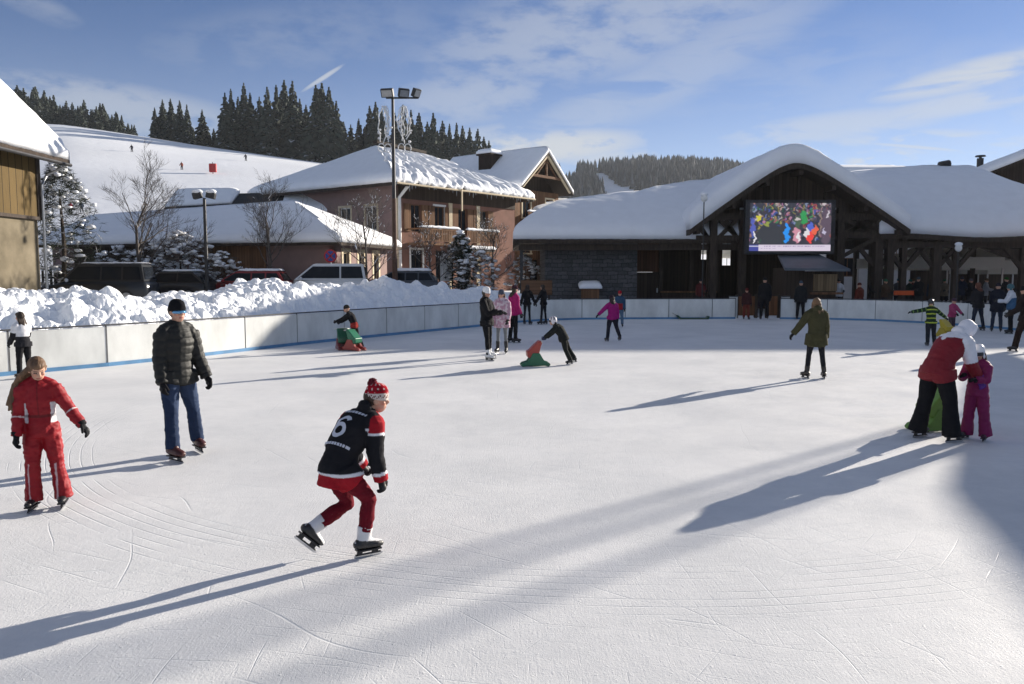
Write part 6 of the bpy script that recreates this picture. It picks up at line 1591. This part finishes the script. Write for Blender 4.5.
# ---------------------------------------------------------------- street things, cars, main
def car(p, rz, kind, paint, label, roof_snow=False):
    t=empty('parked_car',p,R(rz),label,'car','cars parked behind the snow bank')
    K={'suv':dict(L=4.7,W=1.85,zb=1.02,zr=1.80,st=[-2.35,-2.28,-.95,.0,1.5,2.2,2.35],rf=(-.55,2.1),gl=(-1.25,2.25)),
       'hatch':dict(L=4.1,W=1.72,zb=.92,zr=1.46,rf=(-.30,1.35),gl=(-1.1,1.95)),
       'van':dict(L=4.2,W=1.78,zb=1.05,zr=1.84,rf=(-.45,1.95),gl=(-1.35,2.08)),
       'estate':dict(L=4.4,W=1.75,zb=.94,zr=1.48,rf=(-.35,1.75),gl=(-1.2,2.1))}[kind]
    L_,W,zb,zr=K['L'],K['W'],K['zb'],K['zr']; h=L_/2
    m=pm('paint_'+paint[0],paint[1],.28,.05,3,spec=.5)
    # body: rings along the length (local -x is the bonnet end)
    bm=new(); rings=[]
    st=[(-h,.45,.62,.80),(-h+.06,.30,.74,.90),(-h+.35,.24,.80,.97),(-h+1.0,.22,zb-.08,1.0),(K['gl'][0],.22,zb-.02,1.0),(0,.22,zb,1.0),(h-.9,.22,zb+.02,1.0),(h-.15,.26,zb,.97),(h,.40,zb-.12,.90)]
    for x,z0,z1,wf in st:
        w=W/2*wf; rings.append([bm.verts.new(v) for v in ((x,-w*.94,z0),(x,-w,z0+.14),(x,-w*1.0,z0+(z1-z0)*.6),(x,-w*.94,z1-.03),(x,-w*.82,z1),(x,0,z1+.02),(x,w*.82,z1),(x,w*.94,z1-.03),(x,w,z0+(z1-z0)*.6),(x,w,z0+.14),(x,w*.94,z0))])
    for a,b in zip(rings,rings[1:]):
        for i in range(len(a)-1): bm.faces.new((a[i],a[i+1],b[i+1],b[i]))
        bm.faces.new((a[-1],a[0],b[0],b[-1]))
    bm.faces.new(rings[0][::-1]); bm.faces.new(rings[-1]); bmesh.ops.recalc_face_normals(bm,faces=bm.faces)
    mesh_obj('body',bm,m,t,smooth=True)
    g0,g1=K['gl']; r0,r1=K['rf']; w0=W/2*.90; w1=W/2*.72
    bm=new()
    q=[(g0,-w0,zb),(g1,-w0,zb),(g1,w0,zb),(g0,w0,zb)]; r=[(r0,-w1,zr-.04),(r1,-w1,zr-.04),(r1,w1,zr-.04),(r0,w1,zr-.04)]
    Q=[bm.verts.new(v) for v in q]; R_=[bm.verts.new(v) for v in r]
    for i in range(4): bm.faces.new((Q[i],Q[(i+1)%4],R_[(i+1)%4],R_[i]))
    top=[bm.verts.new((r0+.15,-w1*.85,zr)),bm.verts.new((r1-.12,-w1*.85,zr)),bm.verts.new((r1-.12,w1*.85,zr)),bm.verts.new((r0+.15,w1*.85,zr))]
    for i in range(4): bm.faces.new((R_[i],R_[(i+1)%4],top[(i+1)%4],top[i]))
    bm.faces.new(top); mesh_obj('cabin',bm,m,t)
    def glass(c4,off,nm='window'):
        bm=new(); n=((V(c4[1])-V(c4[0])).cross(V(c4[3])-V(c4[0]))).normalized()
        a=[V(v)+off*.012 for v in c4]; b=[v+off*.01 for v in a]; A=[bm.verts.new(v) for v in a]; B_=[bm.verts.new(v) for v in b]
        for i in range(4): bm.faces.new((A[i],A[(i+1)%4],B_[(i+1)%4],B_[i]))
        bm.faces.new(B_); bm.faces.new(A[::-1]); bmesh.ops.recalc_face_normals(bm,faces=bm.faces); mesh_obj(nm,bm,M_GLASS,t)
    for s in (-1,1):
        def P(x,f): return (x, s*(w0+(w1-w0)*f), zb+(zr-.04-zb)*f)
        lo,hi=.10,.86
        xl=lambda f:g0+(r0-g0)*f; xr=lambda f:g1+(r1-g1)*f
        xm=(r0+r1)/2-.05; n=3 if kind in('suv','estate') else 2
        cuts=[None]+[r0+(r1-r0)*(k/n)+.1 for k in range(1,n)]+[None]
        for k in range(n):
            a=(lambda f,k=k: xl(f)+.12) if k==0 else (lambda f,k=k: cuts[k]+.04); b=(lambda f,k=k: xr(f)-.12) if k==n-1 else (lambda f,k=k: cuts[k+1]-.04)
            glass([P(a(lo),lo),P(b(lo),lo),P(b(hi),hi),P(a(hi),hi)],V((0,s,.2)))
    def E(x0,x1,f,y): return (x0+(x1-x0)*f,y*(w0+(w1-w0)*f),zb+(zr-.04-zb)*f)
    glass([E(g0,r0,.08,-.9),E(g0,r0,.08,.9),E(g0,r0,.92,.9),E(g0,r0,.92,-.9)],V((-1,0,.5)),'windscreen')
    glass([E(g1,r1,.12,-.85),E(g1,r1,.12,.85),E(g1,r1,.85,.85),E(g1,r1,.85,-.85)],V((1,0,.2)),'rear_window')
    for sx in (-h+.85,h-.85):
        for s in (-1,1):
            bm=new(); loft(bm,[(sx,s*(W/2-.22),.33),(sx,s*(W/2-.20),.33),(sx,s*(W/2-.02),.33),(sx,s*(W/2),.33)],[.30,.33,.33,.30],(0,0,1),20); w_=mesh_obj('wheel',bm,pm('tyre_rubber',(.02,.02,.02),.85,.1,5),t)
            bm=new(); loft(bm,[(sx,s*(W/2+.002),.33),(sx,s*(W/2+.012),.33)],[.21,.19],(0,0,1),16); mesh_obj('rim',bm,M_GREYMETAL,w_)
    for s in (-1,1):
        bm=new(); box(bm,(-h+.10,s*W*.36,.70),(.16,.34,.15)); bevel(bm,.03,2); mesh_obj('headlight',bm,pm('headlight_glass',(.6,.62,.65),.1,.05,4,spec=.6),t)
        bm=new(); ball(bm,(g0+.35,s*(W/2+.10),zb+.06),(.07,.12,.09),2); mesh_obj('mirror',bm,pm('mirror_pale',(.55,.57,.6),.2,.05,4) if kind=='suv' else m,t)
    bm=new(); box(bm,(-h+.01,0,.66),(.05,W*.42,.14)); mesh_obj('grille',bm,M_METAL,t)
    if roof_snow: snow_patch('roof_snow',t,bil((r0+.1,-w1*.9,zr),(r1,-w1*.9,zr),(r1,w1*.9,zr),(r0+.1,w1*.9,zr)),24,16,roof_snow,(1,1,1,1),.3,.1)
    return t
def floodlight(p,h,label,heads=3,deco=True):
    t=empty('floodlight_mast',p,0,label,'floodlight')
    bm=new(); loft(bm,[(0,0,0),(0,0,h*.5)],[.15,.115],seg=12); mesh_obj('lower_pole',bm,pm('rusty_brown_pole',(.11,.06,.04),.7,.2,6),t)
    bm=new(); loft(bm,[(0,0,h*.5),(0,0,h)],[.10,.07],seg=12); mesh_obj('pole',bm,M_METAL,t)
    bm=new(); beam(bm,(-.35,0,h-.1),(1.35,0,h-.1),.08); mesh_obj('cross_arm',bm,M_METAL,t)
    for i in range(heads):
        x=(-.25,.60,1.25)[i%3]; bm=new(); rot=Matrix.Rotation(R((-10,25,50)[i%3]),3,'Z')@Matrix.Rotation(R(28),3,'X')
        box(bm,(x,-.18,h+.12),(.66-.1*i,.22,.44),rot); bevel(bm,.03); hd=mesh_obj('lamp_head',bm,M_METAL,t)
        bm=new(); n=rot@V((0,-1,0)); box(bm,V((x,-.18,h+.12))+n*.112,(.54-.1*i,.015,.33),rot); mesh_obj('lens',bm,M_GREYMETAL,hd)
    return t
def winter_ornament(p, label, seed):
    """looped wire-and-tinsel bell garland hung on the mast, iced over"""
    q=random.Random(seed); t=empty('hanging_ornament',p,0,label,'ornament','iced winter ornaments on the mast')
    bm=new(); 
    def curve(f,n=40,r=.05): loft(bm,[f(i/n) for i in range(n+1)],[r*q.uniform(.8,1.3) for _ in range(n+1)],(0,1,0),7)
    for k in range(7):
        s=q.choice((-1,1)); w_=q.uniform(.08,.32); l_=q.uniform(1.2,2.0); ph=q.uniform(0,6); st=q.uniform(-.12,.12)
        curve(lambda u:(st+s*w_*math.sin(u*math.pi*.9)**.8+.035*math.sin(u*17+ph),.06*math.sin(u*11+ph),-u*l_+.02*math.sin(u*31)),46,.024)
    for s in (-1,1): curve(lambda u:(s*.16+.17*math.sin(u*6.28),.05*s,-2.15+.22*math.cos(u*6.28)),30,.024)
    mesh_obj('wire_frame',bm,pm('frosted_tinsel',(.66,.67,.68),.5,.1,9),t,smooth=True)
    for i in range(9):
        bm=new(); s=q.choice((-1,1)); u=q.uniform(.1,1); c=(s*.30*math.sin(u*math.pi)**.8+q.uniform(-.08,.08),q.uniform(-.06,.06),-u*2.3-.05); ball(bm,c,q.uniform(.04,.08),2); mesh_obj('bauble',bm,pm('frosted_bauble',(.7,.7,.72),.3,.05,9),t,smooth=True)
    bm=new(); ball(bm,(.05,0,-2.65),(.10,.10,.14),2); ball(bm,(.05,0,-2.78),(.13,.13,.05),2); mesh_obj('bell',bm,M_SNOW,t,smooth=True)
def props():
    gz=.72
    def cp(px,Y): p=at(px,280,Y); p.z=gz; return p
    car(cp(98,35.5),6,'suv',('black',(.014,.017,.022)),'black off-road car with pale door mirror nearest the barn',.06)
    car(cp(172,39),-4,'hatch',('charcoal',(.02,.02,.022)),'low charcoal car between the black off-road car and the red one',.10)
    car(cp(247,40.0),0,'estate',('red',(.22,.012,.015)),'red estate car with a snowy roof behind the snow bank',.12)
    car(cp(324,39.6),8,'van',('white',(.62,.63,.64)),'white high-roofed van behind the snow bank',0)
    car(cp(399,44.0),0,'estate',('slate',(.05,.06,.075)),'dark slate estate car at the foot of the floodlight mast',.16)
    b=cp(395,42.5); top=at(392,96,42.5).z; t=floodlight(b,top-gz,'tall floodlight mast with three lamp heads and iced ornaments beside the parked cars')
    for dx,l,sd in ((-.42,'left one of the two iced bell garlands on the floodlight mast',1),(.62,'right one of the two iced bell garlands on the floodlight mast',2)):
        winter_ornament((b.x+dx,b.y-.2,top-.55),l,sd)
    # unseen poles, added to cast soft thin shadow bands over the front ice
    for i,(x,y,h) in enumerate(((33.05,34.0,13.5),(33.6,34.0,13.2),(34.55,34.0,13.0))):
        f=empty('shadow_pole',(x,y,0),0,('slender shadow-casting pole added right of the rink, standing a little apart from the pair' if i==2 else 'slender shadow-casting pole added right of the rink, %s one of the close pair'%('left' if i==0 else 'right')),'shadow pole')
        bm=new(); loft(bm,[(0,0,0),(0,0,h)],[.085,.06],seg=10); mesh_obj('pole',bm,M_BARK,f); bm=new(); ball(bm,(0,0,h+.15),.22,2); mesh_obj('finial',bm,M_GREYMETAL,f)
    # street lamp among the shrubs
    p=cp(207,38); tz=at(208,198,38).z-gz; t=empty('street_lamp',p,0,'short twin-headed street lamp with snow on its heads behind the snow bank','street lamp')
    bm=new(); loft(bm,[(0,0,0),(0,0,tz)],[.10,.07],seg=10); mesh_obj('pole',bm,M_METAL,t)
    for s in (-1,1):
        bm=new(); box(bm,(s*.32,0,tz+.12),(.42,.28,.3),Matrix.Rotation(R(s*14),3,'Y')); bevel(bm,.04); hd=mesh_obj('lamp_head',bm,M_METAL,t); bm=new(); ball(bm,(s*.32,0,tz+.30),(.26,.2,.12),2); mesh_obj('snow_cap',bm,M_SNOW,hd,smooth=True)
    # no parking sign
    p=cp(331,41.5); zz=at(331,256,41.5).z-gz; t=empty('no_parking_sign',p,0,'round blue no-parking sign with red ring and crossed bars on a grey pole','sign')
    bm=new(); loft(bm,[(0,.03,0),(0,.03,zz+.3)],[.035,.035],seg=8); mesh_obj('pole',bm,M_GREYMETAL,t)
    def disc(r0,y0,y1,mat,nm):
        bm=new(); loft(bm,[(0,y0,zz),(0,y1,zz)],[r0,r0],(1,0,0),28); return mesh_obj(nm,bm,mat,t)
    disc(.34,-.01,0,pm('sign_red',(.45,.02,.025),.4,.05,3),'rim'); disc(.265,-.016,-.011,pm('sign_blue',(.02,.06,.30),.4,.05,3),'face')
    bm=new()
    for s in (-1,1): box(bm,(0,-.020,zz),(.54,.005,.07),Matrix.Rotation(R(45*s),3,'Y'),); 
    mesh_obj('crossed_bars',bm,pm('sign_red',(.45,.02,.025),.4,.05,3),t)
    bm=new(); box(bm,(0,-.006,zz-.52),(.5,.012,.22)); mesh_obj('plate',bm,M_WHITEP,t)
    # trees round the car park
    def tr(px,Y,yt): p=cp(px,Y); return p,at(px,yt,Y).z-gz
    for px,Y,yt,sd,l,sp in ((143,39,140,3,'large bare tree with wide branches behind the black off-road car',.85),(270,41,165,8,'slim bare tree in front of the low pinkish house',.55),(366,41,172,14,'bare tree with a snow clump in its fork beside the white van',.6),(428,46,205,21,'young bare tree with snowy twigs before the pink hotel',.6),(492,49,205,33,'bare tree with snow-laden twigs at the hotel corner',.7)):
        p,h=tr(px,Y,yt); bare_tree(p,h,sd,l,sp,snow=.22 if px>300 else .05,levels=4)
    bm=None
    for px,Y,yt,sd,l,w,sn in ((63,36,160,2,'tall dark tree dusted with snow just right of the barn',.24,.5),(150,43,240,4,'brown thicket below the large bare tree',.5,.5),(180,41,232,5,'shrub bowed under snow left of the short street lamp',.5,.9),(198,42,240,16,'brown shrub with snow pads behind the short street lamp',.55,.7),(222,40.5,252,7,'round snow-covered shrub right of the short street lamp',.6,1.2),
        (461,47,232,9,'dark green fir before the pink hotel porch',.26,.25),(480,46,252,10,'snow-capped shrub right of the dark green fir',.5,1.0),(525,50,255,19,'snowy bush below the gabled chalet wing',.5,1.0),(120,44,246,23,'pale leafless thicket behind the black off-road car',.6,.7)):
        p,h=tr(px,Y,yt); snow_tree(p,h,sd,l,w,sn*(.45 if px==63 else 1),twig=px not in(461,),dark=(.035,.042,.028) if px in(63,461) else (.10,.082,.065))
    # picket fence right of the barn
    a=cp(42,40); t=empty('picket_fence',a,R(-12),'dark picket fence with snow on its pales between barn and low house','fence')
    bm=new()
    for i in range(22): bbox(bm,i*.24,i*.24+.12,-.02,.02,0,1.5)
    mesh_obj('pales',bm,M_DARKWOOD,t); bm=new(); bbox(bm,0,5.2,.025,.07,.35,.45); bbox(bm,0,5.2,.025,.07,1.1,1.2); mesh_obj('rail',bm,M_DARKWOOD,t)
    bm=new(); q=random.Random(1)
    for i in range(22): ball(bm,(i*.24+.06,0,1.55),(.09,.07,q.uniform(.06,.12)),2)
    mesh_obj('snow_caps',bm,M_SNOW,t,smooth=True)
    # dark wall-side stuff near the hotel entrance
    p=cp(461,47.5); t=empty('advert_board',cp(446,47),R(20),'upright white notice board on two posts before the hotel entrance','board')
    bm=new(); bbox(bm,-.35,.35,-.03,.03,.9,2.3); mesh_obj('panel',bm,M_WHITEP,t)
    for x in (-.4,.4): bm=new(); beam(bm,(x,.0,0),(x,.0,2.5),.07); mesh_obj('leg',bm,M_BEAM,t)
    # red slope marker and distant skiers
    def onslope(px,py):
        for Y in np.linspace(80,250,400):
            p=at(px,py,Y)
            if slope_z(p.x,Y)>=p.z: return V((p.x,Y,slope_z(p.x,Y)))
        return V((at(px,py,250).x,250,slope_z(at(px,py,250).x,250)))
    p=onslope(213,174); t=empty('slope_marker',p,0,'red padded marker standing alone on the ski slope','marker')
    bm=new(); bbox(bm,-.75,.75,-.3,.3,.3,2.1); bevel(bm,.15,3); mesh_obj('pad',bm,pm('red_pad',(.42,.03,.03),.6,.1,3),t); bm=new(); loft(bm,[(0,0,-.1),(0,0,2.4)],[.08,.08],seg=8); mesh_obj('pole',bm,M_METAL,t)
    for px,py,c,l in ((71,214,(.30,.03,.06),'skier in a red jacket low on the slope right of the barn'),(82,213,(.02,.03,.05),'skier in dark clothes just right of the red jacketed skier'),(132,152,(.02,.02,.03),'tiny dark skier high on the slope above the large bare tree'),(182,170,(.2,.05,.03),'tiny skier in rust red high on the slope'),(246,161,(.03,.03,.04),'tiny dark skier below the spruces on the slope')):
        p=onslope(px,py); make_person(l,p,1.78,40,dict(lean=14,legL=(14,6,30,6,0),legR=(14,6,30,6,0),armL=(20,24,40,10),armR=(20,24,40,10)),dict(top=dict(col=c,bulk=1.2),bottom=dict(col=(.03,.03,.04),flare=1.2),skate=False,vox=.03,hat=('helmet',(.1,.1,.11),{})),group='skiers on the slope')
HAZE=.00013
def main():
    cast(); ground(); hills(); hill_trees(); barn(); annex(); hotel(); stone_hall(); pavilion(); right_hall(); market_bits(); shadow_chalet(); props(); camera_and_light(); haze(HAZE)
main()
